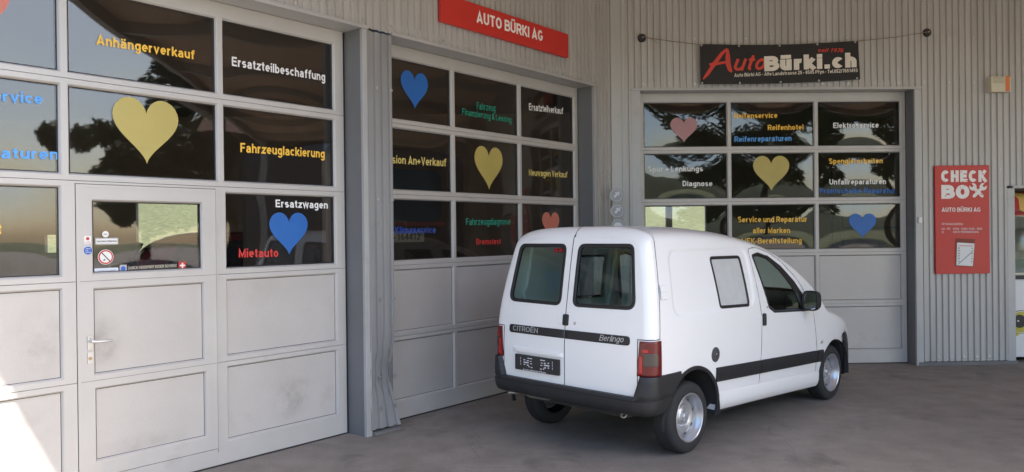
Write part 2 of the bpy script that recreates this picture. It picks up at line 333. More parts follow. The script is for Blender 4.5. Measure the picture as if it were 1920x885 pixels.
# trees across the road (mirrored in the panes)
BARK = M('bark', (.09,.065,.045), .9, var=.3, bump=.8, bscale=20)
LEAF = M('leaves', (.045,.075,.02), .6, var=.4, vscale=1.5)
def tree(x, y, h, w, label):
    t = thing('tree', label, 'tree', (x,y,0), group='trees across the yard')
    mb = MB(); mb.tube([(x,y,-.1),(x+.1,y,h*.3),(x+.2,y+.1,h*.75)], [.35,.25,.06], 9)
    for k in range(6):
        a = k*1.05; z0 = h*(.3+.07*k); mb.tube([(x+.12,y,z0),(x+.12+cos(a)*w*.3,y+sin(a)*w*.3,z0+h*.14)], [.12,.03], 6)
    obj('trunk', mb, BARK, t, smooth=50)
    mb = MB()
    blobs = [(random.gauss(0,.33)*w, random.gauss(0,.33)*w, h*random.uniform(.32,.93), random.uniform(.14,.3)*w) for _ in range(26)]
    for k in range(9000):
        b = random.choice(blobs); d = Vector((random.gauss(0,1),random.gauss(0,1),random.gauss(0,.8))).normalized()*b[3]*random.uniform(.5,1.05)
        p = Vector((x+b[0],y+b[1],b[2]))+d; s = random.uniform(.15,.30)
        u = Vector((random.gauss(0,1),random.gauss(0,1),random.gauss(0,1))).normalized(); v = u.orthogonal().normalized()
        mb.quad(p-u*s, p+v*s*.6, p+u*s, p-v*s*.6)
    obj('crown', mb, LEAF, t)
tree(16.0,-22,13,7.5,'broad leafy tree opposite the right hand door')
tree(21,-16,14,8.0,'tall leafy tree at the right of the yard entrance')
tree(27,.6,9,5,'dense tree behind the corner of the added house')
tree(1.5,-32,9,5,'slimmer tree standing alone at the back of the field')
tree(33,-4,8,4.5,'low round tree farthest to the right')
tree(-12,-26,10,6,'round tree at the left end of the field')
# unseen house added so its dark gable darkens the middle door's reflections
nb = thing('added_house', 'added brown rendered house with a tiled roof, out of view, darkening the middle door reflections', 'house', (21,8,0))
mb = MB(); mb.box(18.6,26,2.4,14,0,5.4); obj('wall', mb, M('brown_render',(.055,.042,.034),.9,var=.15,vscale=.6,bump=.2,bscale=20), nb)
mb = MB(); mb.poly([(18.2,2.0,5.35),(26.4,2.0,5.35),(22.3,2.0,7.8)]); mb.poly([(18.2,14.4,5.35),(22.3,14.4,7.8),(26.4,14.4,5.35)]); mb.quad((18.2,2,5.35),(22.3,2,7.8),(22.3,14.4,7.8),(18.2,14.4,5.35)); mb.quad((26.4,2,5.35),(26.4,14.4,5.35),(22.3,14.4,7.8),(22.3,2,7.8)); mb.quad((18.2,2,5.35),(18.2,14.4,5.35),(26.4,14.4,5.35),(26.4,2,5.35))
obj('roof', mb, M('roof_tiles',(.16,.07,.045),.85,var=.25,vscale=6), nb)
for k in range(3):
    mb = MB(); mb.box(18.55,18.62,4+3.2*k,5.2+3.2*k,1.1,2.5); w_ = obj('window', mb, M('house_frame',(.5,.48,.44),.5), nb)
    mb = MB(); mb.box(18.53,18.548,4.08+3.2*k,5.12+3.2*k,1.18,2.42); obj('glazing', mb, M('house_glass',(.03,.035,.04),.08,coat=1), w_)

# ------------------------------------------------------------------ garage building
DA, DAO = 5.57, 5.33      # door plane and cladding plane of the oblique wall
DB, DBO = 10.05, 9.84     # the same for the facing wall
LZ = 3.62; TOP = 5.30
PITCH = .0835
PRO = [(0,0),(.043,0),(.050,.018),(.0765,.018),(.0835,0)]
def rib_d(s):
    t = s % PITCH
    for (a,da),(b,db) in zip(PRO, PRO[1:]):
        if a <= t <= b: return da+(db-da)*(t-a)/(b-a)
    return 0
def ribbed(mb, s0, s1, z0, z1, d, m=0, zs=None, warp=None):
    xs = {s0, s1}; k = math.floor(s0/PITCH)
    while k*PITCH < s1:
        for a, _ in PRO[:-1]:
            if s0 < k*PITCH+a < s1: xs.add(k*PITCH+a)
        k += 1
    xs = sorted(xs); zs = zs or [z0, z1]; rows = []
    for z in zs:
        r = []
        for s in xs:
            p = (s, d+rib_d(s), z); r.append(warp(p) if warp else p)
        rows.append(r)
    mb.grid(rows, m)
def screws(mb, s0, s1, z, d, step=4, m=1):
    k = math.ceil(s0/PITCH)
    while k*PITCH+.02 < s1:
        if k % step == 0:
            mb.lathe([(.0,-.009),(.007,-.009),(.009,-.004),(.015,-.003),(.016,.001)], 8, 'Y', m, (k*PITCH+.021, d, z))
        k += 1
bld = thing('garage_building', 'grey workshop building clad in ribbed metal sheets, two walls meeting at an obtuse corner', 'building')
def part(name, mb, mats, fr, **k):
    o = obj(name, mb, mats, bld, **k); o.matrix_local = fr.copy(); return o
# oblique wall: sheet over the doors, right pilaster, left end
mb = MB(); ribbed(mb, -3.5, 8.43, LZ, TOP, DAO); ribbed(mb, 8.075, 8.43, .04, LZ, DAO); ribbed(mb, -3.5, -.42, .04, LZ, DAO)
for z in (3.68, 4.75): screws(mb, -3.4, 8.4, z, DAO)
for z in (.3, 1.4, 2.5): screws(mb, 8.09, 8.42, z, DAO, 2)
part('wall_cladding', mb, [CLAD, STEEL], FA)
mb = MB(); ribbed(mb, 1.79, 12, LZ, TOP, DBO); ribbed(mb, 1.79, 1.862, .04, LZ, DBO)
ribbed(mb, 5.665, 6.79, .05, LZ, DBO); ribbed(mb, 6.79, 8.5, 2.335, LZ, DBO); ribbed(mb, 8.3, 8.5, .05, 2.335, DBO)
for z in (3.69, 4.27): screws(mb, 1.8, 8.4 if z < 4 else 11.9, z, DBO)
for z in (.1, 1.2): screws(mb, 5.68, 6.7, z, DBO, 2)
screws(mb, 5.68, 6.85, 2.55, DBO, 4)
part('wall_cladding', mb, [CLAD, STEEL], FB)
# flat sheet strip in the inner corner with rust-brown stain
CORN = M('corner_sheet', (.42,.42,.41), .45, .2, var=.06, vscale=1.4, streak=True, dirt=(.24,.21,.18), dscale=3, dth=.60)
mb = MB(); mb.box(1.605, 1.79, DBO-.004, DBO+.05, .03, TOP); mb.box(1.742,1.752, DBO-.012, DBO-.004, .03, TOP)
part('corner_sheet', mb, CORN, FB)
# flashings round the openings (outer trims, soffits, jambs)
def trims(frname, fr, s0, s1, d0, d1, wl, wr, zt=LZ, shut_l=True):
    mb = MB()
    mb.box(s0-wl, s1+wr, d0-.018, d0+.012, zt-.018, zt+.016)                 # drip edge over the opening
    mb.box(s0-.0, s1+.0, d0+.012, d1+.10, zt-.012, zt+.10)                   # soffit
    if wl: mb.box(s0-wl, s0, d0-.006, d0+.03, 0.0, zt-.018)
    if wr: mb.box(s1, s1+wr, d0-.006, d0+.03, 0.0, zt-.018)
    part('door_flashing', mb, FLASH, fr, bevel=.003)
    for a in (s0-.05, s1):
        mb = MB(); mb.box(a, a+.05, d0+.03, d1+.10, 0, zt-.012); part('door_jamb', mb, JAMB, fr)
trims('A1', FA, -.36, 4.365, DAO, DA, .06, .062)
trims('A2', FA, 4.705, 8.015, DAO, DA, .0, .06)
trims('B', FB, 1.985, 5.572, DBO, DB, .123, .093)
# base strips
mb = MB(); mb.box(5.60, 6.91, DBO-.02, DBO+.05, 0, .045); part('base_strip', mb, M('base_strip',(.16,.155,.15),.7,var=.1), FB)
mb = MB(); mb.box(8.03, 8.40, DAO-.02, DAO+.05, 0, .045); part('base_strip', mb, MATS['base_strip'], FA)
# opening at the right end with its flashing
mb = MB(); mb.box(6.79, 6.892, DBO-.004, DBO+.03, .045, 2.30); mb.box(6.86, 8.36, DBO-.02, DBO+.03, 2.30, 2.335)
mb.box(6.86, 6.892, DBO+.03, DBO+.9, 0, 2.30); mb.box(8.30, 8.34, DBO-.004, DBO+.9, 0, 2.30); mb.box(6.892, 8.30, DBO+.03, DBO+.9, 2.302, 2.34)
mb.box(6.86, 8.34, DBO+.9, DBO+.95, 0, 2.34)
part('niche_flashing', mb, FLASH, FB, bevel=.003)
# buckled pilaster between the two oblique doors
def buckle(p):
    s, d, z = p
    a = math.exp(-((z-.52)/.20)**2); b = max(0, .45-z)/.45; c = math.exp(-((z-.78)/.1)**2)
    e = (s-4.43)/.27
    return (s - .035*a*e + .052*b*b*e + .008*c*sin(e*9) , d + .030*a*(.4+e) - .028*b*b*(e**2) + .006*sin(z*30+e*4)*a, z)
mb = MB(); zs = [.045+i*.02 for i in range(60)]+[1.3+.1*i for i in range(24)]
ribbed(mb, 4.425, 4.705, 0, 0, DAO, zs=zs, warp=buckle)
rows = []
for z in zs:   # return edge into the recess
    q = Vector(buckle((4.705, DAO, z))); rows.append([q, q+Vector((.004,.045,0)), q+Vector((.002,.14,0))])
mb.grid(rows)
rows = []
for z in zs:
    q = Vector(buckle((4.425, DAO, z))); rows.append([q+Vector((-.02,-.004,0)), q+Vector((-.012,-.010-.012*math.exp(-((z-.5)/.1)**2),0)), q+Vector((0,-.006,0)), q])
mb.grid(rows)
for z in (.22,.5,1.2,2.1,3.1): screws(mb, 4.44, 4.70, z, DAO-.002, 2)
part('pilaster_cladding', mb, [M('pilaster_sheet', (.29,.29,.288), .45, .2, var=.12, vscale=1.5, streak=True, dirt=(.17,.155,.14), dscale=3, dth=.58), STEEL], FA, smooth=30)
mb = MB(); mb.box(4.43, 4.735, DAO-.05, DAO+.02, 0.002, .03); part('pilaster_foot', mb, MATS['base_strip'], FA, bevel=.004)
# inside of the hall: floor, ceiling, partition and rear wall with its window band
INW = M('hall_wall', (.30,.245,.20), .8, var=.12); INF = M('hall_floor', (.17,.155,.14), .6, var=.15); INC = M('hall_ceiling', (.13,.115,.10), .8)
def wallx(mb, x0, x1, y, z0, z1, holes, th=.12):
    xs = sorted({x0,x1}|{h[0] for h in holes}|{h[1] for h in holes}); zz = sorted({z0,z1}|{h[2] for h in holes}|{h[3] for h in holes})
    for a,b in zip(xs,xs[1:]):
        for c,d in zip(zz,zz[1:]):
            if not any(h[0]<=a and b<=h[1] and h[2]<=c and d<=h[3] for h in holes): mb.box(a,b,y,y+th,c,d)
WIN = [(-8.8,-6.95,1.42,2.62),(-10.95,-10.50,1.46,1.88),(3.05,3.62,1.35,2.5),(3.76,4.55,1.35,2.5),(-3.4,-2.2,1.45,2.4)]
mb = MB(); wallx(mb, -16, 14, 18, 0, 5.2, WIN); part('rear_wall', mb, INW, FW)
mb = MB(); mb.box(-16,-15.9,-2.2,18,0,5.2); part('gable_wall', mb, INW, FW)
mb = MB(); mb.box(14,14.1,9.9,18.1,0,5.2); part('gable_wall', mb, INW, FW)
mb = MB(); P = [FA @ Vector((-3.5,DA+.12,0)), FA @ Vector((8.50,DA+.12,0)), FB @ Vector((1.65,DB+.12,0)), FB @ Vector((12,DB+.12,0)), Vector((14,10.6,0)), Vector((14,18,0)), Vector((-16,18,0)), Vector((-16,3,0))]
P = [P[0],P[1],P[3],P[4],P[5],P[6],P[7]]
mb.poly([(p.x,p.y,.008) for p in P]); part('hall_floor', mb, INF, FW)
def clip(pts, ax, v, keep_less):
    out = []
    for k in range(len(pts)):
        a, b = pts[k-1], pts[k]; ia = (a[ax] <= v) == keep_less; ib = (b[ax] <= v) == keep_less
        if ia != ib: t = (v-a[ax])/(b[ax]-a[ax]); out.append(a.lerp(b, t))
        if ib: out.append(b)
    return out
mb = MB()      # roof; opening added behind the left door to brighten the hall
mid = clip(clip(P, 1, 6.4, False), 1, 8.2, True)
m2 = clip(clip(P, 1, 10.7, False), 1, 12.2, True)      # second opening added to light the hall behind the middle door
for q in (clip(P, 1, 6.4, True), clip(clip(P, 1, 8.2, False), 1, 10.7, True), clip(P, 1, 12.2, False), clip(mid, 0, -10.5, True), clip(mid, 0, -3.6, False), clip(m2, 0, -.5, True), clip(m2, 0, 5, False)):
    if len(q) > 2: mb.poly([(p.x,p.y,4.6) for p in q]); mb.poly([(p.x,p.y,5.3) for p in q][::-1])
part('hall_ceiling', mb, INC, FW)
mb = MB(); mb.box(4.44, 4.66, DA+.02, DA+.16, 0, 4.6); mb.box(8.1,8.4,DA+.02,DA+.16,0,4.6); mb.box(-3.5,-.41,DA+.0,DA+.16,0,4.6); mb.box(-3.5,8.4,DA+.12,DA+.2,3.75,4.6); part('inner_wall', mb, INW, FA)
mb = MB(); mb.box(1.7,1.93,DB+.02,DB+.16,0,4.6); mb.box(5.63,6.79,DB+.0,DB+.16,0,4.6); mb.box(8.36,12,DB,DB+.16,0,4.6); mb.box(6.7,8.4,DB+.8,DB+.9,0,4.6); mb.box(1.6,12,DB+.12,DB+.2,3.75,4.6); part('inner_wall', mb, INW, FB)

# dark gate added out of view to darken what the middle door mirrors
sg_ = thing('added_gate', 'added dark brown gate beyond the niche, unseen, for darker reflections in the middle door', 'gate', (10.25,DBO,0), FB)
mb = MB(); mb.box(8.5,12,DBO-.02,DBO+.05,.03,3.62); obj('leaf', mb, M('gate_brown',(.05,.036,.028),.55,var=.1), sg_)
for k in range(1,8):
    mb = MB(); mb.box(8.5+.4375*k-.02,8.5+.4375*k+.02,DBO-.045,DBO-.02,.03,3.62); obj('batten', mb, MATS['gate_brown'], sg_)

# canopy roof over the forecourt
CEIL = M('canopy_soffit', (.82,.61,.46), .8, var=.08, vscale=.6); BEAM = M('canopy_beam', (.50,.48,.45), .5)
can = thing('canopy', 'flat canopy roof with steel beams covering the forecourt in front of the doors', 'canopy', (0,6,0))
cz = 5.0
yfe = (FA @ Vector((1.83,DA,0))).y - SUN_L.y/SUN_L.z*-1*(cz-.77) if False else (FA @ Vector((1.83,DA,0))).y + SUN_L.y*(cz-.77)/SUN_L.z
def clipA(x): # oblique wall line, y for a given x
    return (DAO+.03 + .76821*x)/.64020
mb = MB()
xs = [-9+i*.5 for i in range(53)]
lo = []; hi = []
for x in xs:
    yb = min((DBO+.03+.0316*x)/.9995, clipA(x)) ; yb = max(yb, yfe+.01)
    lo.append((x, yfe, cz)); hi.append((x, yb, cz))
mb.grid([lo, hi]); mb.grid([[(a[0],a[1],cz+.35) for a in lo],[(a[0],a[1],cz+.35) for a in hi]]); mb.grid([lo,[(a[0],a[1],cz+.35) for a in lo]])
obj('roof_slab', mb, CEIL, can)
for x in (-.5, 3.2, 6.9, 10.6, 14.3):
    yb = min((DBO+.0316*x)/.9995, clipA(x))
    if yb > yfe+.6:
        mb = MB(); mb.box(x-.08, x+.08, yfe+.05, yb, cz-.24, cz-.003); obj('beam', mb, BEAM, can)
mb = MB(); mb.box(-3, 16.9, yfe+.02, yfe+.18, cz-.30, cz-.003); obj('front_beam', mb, BEAM, can)
mb = MB(); mb.box(16.5,16.75,yfe+.02,yfe+.27,0,cz-.003); obj('post', mb, BEAM, can)

# ------------------------------------------------------------------ sectional doors
RAIL = [3.537, 2.854, 2.171, 1.488, .805, 0.0]
def bead(mb, h, d, m=0, ms=1, w=.013, dep=.022):
    s0,s1,z0,z1 = h
    def ring(i, dd): return [(s0+i,dd,z0+i),(s1-i,dd,z0+i),(s1-i,dd,z1-i),(s0+i,dd,z1-i)]
    a, b, c = ring(0,d), ring(w*.45,d+dep*.25), ring(w,d+dep); e = ring(w+.0005,d+dep+.03); q = ring(w+.007, d+dep+.004)
    for x, y, mm in ((a,b,m),(b,c,m),(c,q,ms),(q,ring(w+.007,d+dep+.03),ms)):
        for i in range(4): mb.quad(x[i],x[(i+1)%4],y[(i+1)%4],y[i],mm)
def plate(mb, s0, s1, z0, z1, holes, d, m=0):
    xs = sorted({s0,s1}|{min(max(v,s0),s1) for h in holes for v in h[:2]}); zz = sorted({z0,z1}|{min(max(v,z0),z1) for h in holes for v in h[2:]})
    for a,b in zip(xs,xs[1:]):
        for c,e in zip(zz,zz[1:]):
            ca,cc = (a+b)/2,(c+e)/2
            if not any(h[0]<ca<h[1] and h[2]<cc<h[3] for h in holes): mb.quad((a,d,c),(b,d,c),(b,d,e),(a,d,e),m)
def edge_wall(mb, s0,s1,z0,z1,d,dep,m=0):
    R = [(s0,z0),(s1,z0),(s1,z1),(s0,z1)]
    for i in range(4):
        a,b = R[i],R[(i+1)%4]; mb.quad((a[0],d,a[1]),(b[0],d,b[1]),(b[0],d+dep,b[1]),(a[0],d+dep,a[1]),m)
BULGE = .010
def bul(h, s, z):
    a = (2*s-h[0]-h[1])/(h[1]-h[0]); b = (2*z-h[2]-h[3])/(h[3]-h[2]); a=min(1,abs(a)); b=min(1,abs(b))
    return (1-a*a)*(1-b*b)
def make_pane(h, d, parent, bulge=BULGE, label=None):
    s0,s1,z0,z1 = h; i = .0135; d0 = d+.028; N,K = 18,14
    mb = MB()
    for sg, dd in ((-1,d0),(1,d0+.014)):
        rows = []
        for k in range(K+1):
            z = z0+i+(z1-z0-2*i)*k/K
            rows.append([(s0+i+(s1-s0-2*i)*j/N, dd-bulge*bul(h, s0+i+(s1-s0-2*i)*j/N, z), z) for j in range(N+1)])
        mb.grid(rows)
    o = obj('pane', mb, PANE, parent, smooth=60)
    if label: o['label'] = label
    fn = lambda s, z, t, h=h, d0=d0, bg=bulge: (s, d0-.0012-bg*bul(h, s, z)-t, z)
    return o, fn
def smudged(name, base, spots):
    m = base.copy(); m.name = name; n = m.node_tree.nodes; l = m.node_tree.links; p = n['Principled BSDF']
    tc = n.new('ShaderNodeTexCoord'); tn = n.new('ShaderNodeTexNoise'); tn.inputs['Scale'].default_value = 7; tn.inputs['Detail'].default_value = 7; tn.inputs['Roughness'].default_value = .65; l.new(tc.outputs['Object'], tn.inputs['Vector'])
    src = p.inputs['Base Color'].links[0].from_socket
    for (x, z, rx, rz, amt) in spots:
        mp = n.new('ShaderNodeVectorMath'); mp.operation = 'SUBTRACT'; mp.inputs[1].default_value = (x, .024, z); l.new(tc.outputs['Object'], mp.inputs[0])
        sc = n.new('ShaderNodeVectorMath'); sc.operation = 'DIVIDE'; sc.inputs[1].default_value = (rx, 1, rz); l.new(mp.outputs[0], sc.inputs[0])
        ln = n.new('ShaderNodeVectorMath'); ln.operation = 'LENGTH'; l.new(sc.outputs[0], ln.inputs[0])
        mr = n.new('ShaderNodeMapRange'); mr.interpolation_type = 'SMOOTHSTEP'; mr.inputs[1].default_value = 1; mr.inputs[2].default_value = 0; mr.inputs[3].default_value = 0; mr.inputs[4].default_value = amt; l.new(ln.outputs[1], mr.inputs[0])
        ml = n.new('ShaderNodeMath'); ml.operation = 'MULTIPLY'; l.new(mr.outputs[0], ml.inputs[0])
        m2 = n.new('ShaderNodeMapRange'); m2.inputs[1].default_value = .35; m2.inputs[2].default_value = .62; l.new(tn.outputs[0], m2.inputs[0]); l.new(m2.outputs[0], ml.inputs[1])
        mx = n.new('ShaderNodeMix'); mx.data_type = 'RGBA'; l.new(ml.outputs[0], mx.inputs[0]); l.new(src, mx.inputs[6]); mx.inputs[7].default_value = (.16,.135,.11,1); src = mx.outputs[2]
    l.new(src, p.inputs['Base Color']); return m
INFILL1 = smudged('stucco_aluminium_scuffed', INFILL, [(.27,1.06,.17,.24,.50),(1.80,.43,.26,.30,.42),(-.10,1.10,.26,.34,.26),(.55,.30,.40,.10,.22),(1.5,1.35,.4,.2,.12),(-.3,.55,.4,.2,.18)])
def make_infill(h, d, parent, seed):
    s0,s1,z0,z1 = h; i = .0135; rnd = random.Random(seed); mb = MB(); N,K = 24,14; rows = []
    dents = [(rnd.uniform(s0+.1,s1-.1), rnd.uniform(z0+.06,z1-.06), rnd.uniform(.015,.05), rnd.uniform(-.002,.003)) for _ in range(5)]
    ph = rnd.uniform(0,6)
    for k in range(K+1):
        z = z0+i+(z1-z0-2*i)*k/K; r = []
        for j in range(N+1):
            s = s0+i+(s1-s0-2*i)*j/N
            w = bul(h,s,z)*.003*sin(3*s+4*z+ph)+sum(a*math.exp(-((s-ds)**2+(z-dz)**2)/rr**2) for ds,dz,rr,a in dents)*min(1,bul(h,s,z)*4)
            r.append((s, d+.024+w, z))
        rows.append(r)
    mb.grid(rows); mb.box(s0+i,s1-i,d+.034,d+.05,z0+i,z1-i)
    return obj('infill_panel', mb, INFILL1 if d < 8 and s1 < 4.4 else INFILL, parent, smooth=40)
def sectional_door(name, label, fr, s0, s1, d, cols, bulge, wicket=None):
    t = thing(name, label, 'garage door', ((s0+s1)/2, d, 0), fr)
    panes = {}
    for r in range(5):
        zt = RAIL[r] if r else 3.606; zb = RAIL[r+1]
        oz1 = 3.492 if r == 0 else RAIL[r]-.036; oz0 = RAIL[r+1]+.036 if r < 4 else .185
        holes = [(a,b,oz0,oz1) for a,b in (cols(r))]
        ww = [wicket] if wicket and r >= 2 else []
        mb = MB(); g = .0018
        zb2 = zb+g if r < 4 else .014
        plate(mb, s0, s1, zb2, zt-g, holes+ww, d); edge_wall(mb, s0, s1, zb2, zt-g, d, .045)
        for h in holes:
            if ww and h[0] > ww[0][0]-.01 and h[1] < ww[0][1]+.01: continue
            bead(mb, h, d)
        if ww:   # reveal of the wicket opening
            w = ww[0]; lo,hi = max(w[2],zb2), min(w[3],zt-g)
            for s in (w[0],w[1]): mb.quad((s,d,lo),(s,d+.045,lo),(s,d+.045,hi),(s,d,hi),1)
            if w[3] < zt-g: mb.quad((w[0],d,w[3]),(w[1],d,w[3]),(w[1],d+.045,w[3]),(w[0],d+.045,w[3]),1)
            if w[2] > zb2: mb.quad((w[0],d,w[2]),(w[1],d,w[2]),(w[1],d+.045,w[2]),(w[0],d+.045,w[2]),1)
        if r == 4: mb.box(s0, s1, d+.004, d+.04, .0, .014, 1)
        obj('section_frame', mb, [FRAME, SEAL], t)
        for c, h in enumerate(holes):
            if ww and h[0] > ww[0][0]-.01 and h[1] < ww[0][1]+.01: continue
            if r < 3: panes[(r,c)] = make_pane(h, d, t, bulge*(.7+.5*((r*7+c*5)%4)/3))
            else: make_infill(h, d, t, hash((name,r,c)) % 9999 if False else r*17+c*5+int(s0*10))
    mb = MB()   # black side and top seals between door and jamb
    mb.box(s0-.025, s0, d+.01, d+.03, 0, 3.606); mb.box(s1, s1+.025, d+.01, d+.03, 0, 3.606)
    for k in range(1,5): mb.box(s0+.01, s1-.01, d+.02, d+.04, RAIL[k]-.01, RAIL[k]+.01)
    if wicket:
        mb = MB(); mb.box(s0-.025, s0, d+.01, d+.03, 0, 3.606); mb.box(s1, s1+.025, d+.01, d+.03, 0, 3.606)
        for k in range(1,5):
            for a,b in ((s0+.01, wicket[0]-.01),(wicket[1]+.01, s1-.01)) if k > 1 and k != 2 else ((s0+.01,s1-.01),): mb.box(a, b, d+.02, d+.04, RAIL[k]-.01, RAIL[k]+.01)
    obj('rubber_seal', mb, SEAL, t)
    return t, panes
def put(panes, rc, body, a, b, cap, mat, bold=.03, **k):
    o, fn = panes[rc]; return lettering(body, a, b, cap, 0, mat, o, bold, fn=fn, **k)
def puth(panes, rc, cs, cz, w, h, mat):
    o, fn = panes[rc]; P = heart(cs, cz, w, h); mb = MB()
    n = len(P); f0 = [fn(p[0],p[1],.0012) for p in P]; f1 = [fn(p[0],p[1],0) for p in P]
    # fan in rings so that it follows the bulged pane
    rows = [[fn(cs+(p[0]-cs)*k, cz+(p[1]-cz)*k, .0012) for p in P] for k in (1,.8,.55,.3,.05)]
    mb.grid(rows, 0, True); mb.poly(rows[-1]); mb.grid([f1, f0], 0, True)
    return obj('heart_sticker', mb, mat, o)

# door 1 (with the wicket door)
WK = (2.092, 3.103, .140, 2.152)
C1 = lambda r: [(-.19+.0,.895),(.935,2.015),(2.055,3.135),(3.175,4.25)] if r < 2 else [(-.19,.895),(.935,2.012),(2.2,3.0),(3.185,4.25)]
d1, p1 = sectional_door('sectional_door', 'light grey sectional door with built-in personnel door, nearest on the left', FA, -.335, 4.34, DA, C1, .004, WK)
put(p1,(0,2),'Anhängerverkauf',(2.253,3.119),(2.961,3.134),.069,YEL)
put(p1,(0,3),'Ersatzteilbeschaffung',(3.27,3.135),(4.164,3.143),.074,WHI)
puth(p1,(1,2),2.59,2.55,.475,.475,HYE)
put(p1,(1,3),'Fahrzeuglackierung',(3.335,2.456),(4.149,2.465),.075,YEL)
put(p1,(1,1),'Glasservice',(1.36,2.64),(1.913,2.665),.07,LBL); put(p1,(1,1),'Glasreparaturen',(1.16,2.27),(2.005,2.308),.07,LBL)
put(p1,(2,1),'Werkstatt',(1.25,1.81),(1.668,1.816),.065,YEL)
puth(p1,(0,1),1.50,3.22,.46,.45,HSA)
put(p1,(2,3),'Ersatzwagen',(3.65,2.022),(4.177,2.02),.064,WHI)
puth(p1,(2,3),3.775,1.80,.375,.36,BLU)
put(p1,(2,3),'Mietauto',(3.31,1.615),(3.669,1.608),.07,REDV)
# wicket
wk = obj('wicket_door', MB(), FRAME, d1) if False else None
mb = MB(); g = .004; w = (WK[0]+g, WK[1]-g, WK[2]+g, WK[3]-g)
wh = [(2.196,3.0,1.532,2.048),(2.2,3.006,.840,1.440),(2.204,3.015,.247,.757)]
dw = DA-.004
plate(mb, *w, wh, dw); edge_wall(mb, *w, dw, .05)
for h in wh: bead(mb, h, dw)
for z in (1.488,.805): mb.box(w[0]+.002, w[1]-.002, dw-.0012, dw+.01, z-.001, z+.001, 1)
mb.box(w[1]-.0, w[1]+.006, dw-.010, dw+.02, w[2]-.03, w[3], 0)            # hinge cover strip
mb.box(w[0]-.0, w[0]+.02, dw-.003, dw+.01, w[2], w[3]+.0, 0); mb.box(w[0]+.02, w[1], dw-.003, dw+.01, w[3]-.02, w[3], 0)
wk = obj('wicket_door', mb, [FRAME, SEAL], d1); OFF[wk.name] = OFF[d1.name]
wp, wfn = make_pane(wh[0], dw, wk, .002)
make_infill(wh[1], dw, wk, 5); make_infill(wh[2], dw, wk, 8)
mb = MB(); mb.box(2.156,2.190,dw-.010,dw,1.020,1.112); mb.tube([(2.172,dw-.008,1.082),(2.172,dw-.055,1.080),(2.20,dw-.062,1.078),(2.302,dw-.058,1.074)],[.011,.010,.011,.008],10)
mb.lathe([(.004,-.012),(.006,-.010)],8,'Y',0,(2.173,dw,1.10)); mb.lathe([(.004,-.012),(.006,-.010)],8,'Y',0,(2.173,dw,1.03))
obj('door_handle', mb, STEEL, wk, smooth=40)
mb = MB(); mb.box(2.156,2.190,dw-.009,dw,.928,1.005); mb.lathe([(.0,-.016),(.008,-.016),(.012,-.012),(.012,0)],14,'Y',1,(2.173,dw,.962)); obj('door_lock', mb, [STEEL, M('brass',(.45,.33,.16),.35,.8)], wk, smooth=40)
STK = M('sticker_white',(.75,.74,.71),.45); STKB = M('sticker_blue',(.03,.11,.42),.4); STKR = M('sticker_red',(.50,.03,.03),.4); STKG = M('sticker_grey',(.42,.43,.44),.45); INK = M('print_ink',(.05,.05,.06),.5)
def pl(parent, name, shapes, mats, d, fn=None):
    mb = MB()
    for k,(pts, m) in enumerate(shapes): slab2d(pts, d-.0009*k, .0012, mb, m, (lambda s,z,t,k=k: fn(s,z,t+.0009*k)) if fn else None)
    return obj(name, mb, mats, parent)
pl(wk,'sticker',[(rrect(2.146,2.19,1.745,1.797,.004),0),(circ(2.168,1.778,.011),1)],[STK,STKR],dw-.0005)
lettering('DANGER',(2.150,1.752),(2.186,1.752),.005,dw-.0022,STKR,wk,.0,name='sticker_print')
pl(wk,'sticker',[(circ(2.169,1.697,.030),0),(circ(2.169,1.697,.028),1)],[STK,STKB],dw-.0005)
for k,(tx,a,b) in enumerate((('Bitte',2.158,2.184),('Tür',2.150,2.172),('schliessen',2.152,2.188))): lettering(tx,(a,1.707-.012*k),(b,1.707-.012*k),.007,dw-.003,STK,wk,.01,name='sticker_print')
# no-smoking disc
sm = pl(wp,'sticker',[(circ(2.295,1.649,.052,36),0),(circ(2.295,1.649,.049,36),1),(circ(2.295,1.649,.039,36),0)],[STK,STKR],0,wfn)
pl(wp,'sticker_print',[([(2.266,1.676),(2.271,1.681),(2.324,1.622),(2.319,1.617)],0),([(2.280,1.622),(2.292,1.630),(2.288,1.637),(2.276,1.629)],0)],[INK],0,lambda s,z,t: wfn(s,z,t+.003))
pl(wp,'sticker',[(rrect(2.22,2.378,1.520,1.573,.003),0)],[M('sticker_pale',(.62,.66,.72),.45)],0,wfn)
lettering('ACHTUNG STUFE',(2.236,1.534),(2.362,1.534),.024,0,M('print_grey',(.2,.23,.3),.5),wp,.0,name='sticker_print',fn=lambda s,z,t: wfn(s,z,t+.002))
pl(wp,'sticker',[(circ(2.295,1.808,.022),0)],[STK],0,wfn)
pl(wp,'sticker',[([(2.283,1.806),(2.307,1.806),(2.307,1.810),(2.283,1.810)],0)],[INK],0,lambda s,z,t: wfn(s,z,t+.002))
pl(wp,'sticker',[(rrect(2.226,2.380,1.736,1.782,.003),0),(rrect(2.233,2.373,1.743,1.775,.002),1)],[STKG,STK],0,wfn)
lettering('RAUCHEN VERBOTEN',(2.238,1.753),(2.368,1.753),.011,0,INK,wp,.0,name='sticker_print',fn=lambda s,z,t: wfn(s,z,t+.003))
pl(wp,'sticker',[(rrect(2.388,2.436,1.538,1.590,.003),0),(circ(2.412,1.564,.017),1)],[STKG,STKB],0,wfn)
lettering('DURCH VERSPORT IN DER SCHWEIZ',(2.445,1.556),(2.80,1.562),.020,0,M('print_beige',(.55,.52,.42),.5),wp,.0,name='sticker_print',fn=lambda s,z,t: wfn(s,z,t+.001))
pl(wp,'sticker',[(rrect(2.815,2.872,1.542,1.597,.003),0)],[STKR],0,wfn)
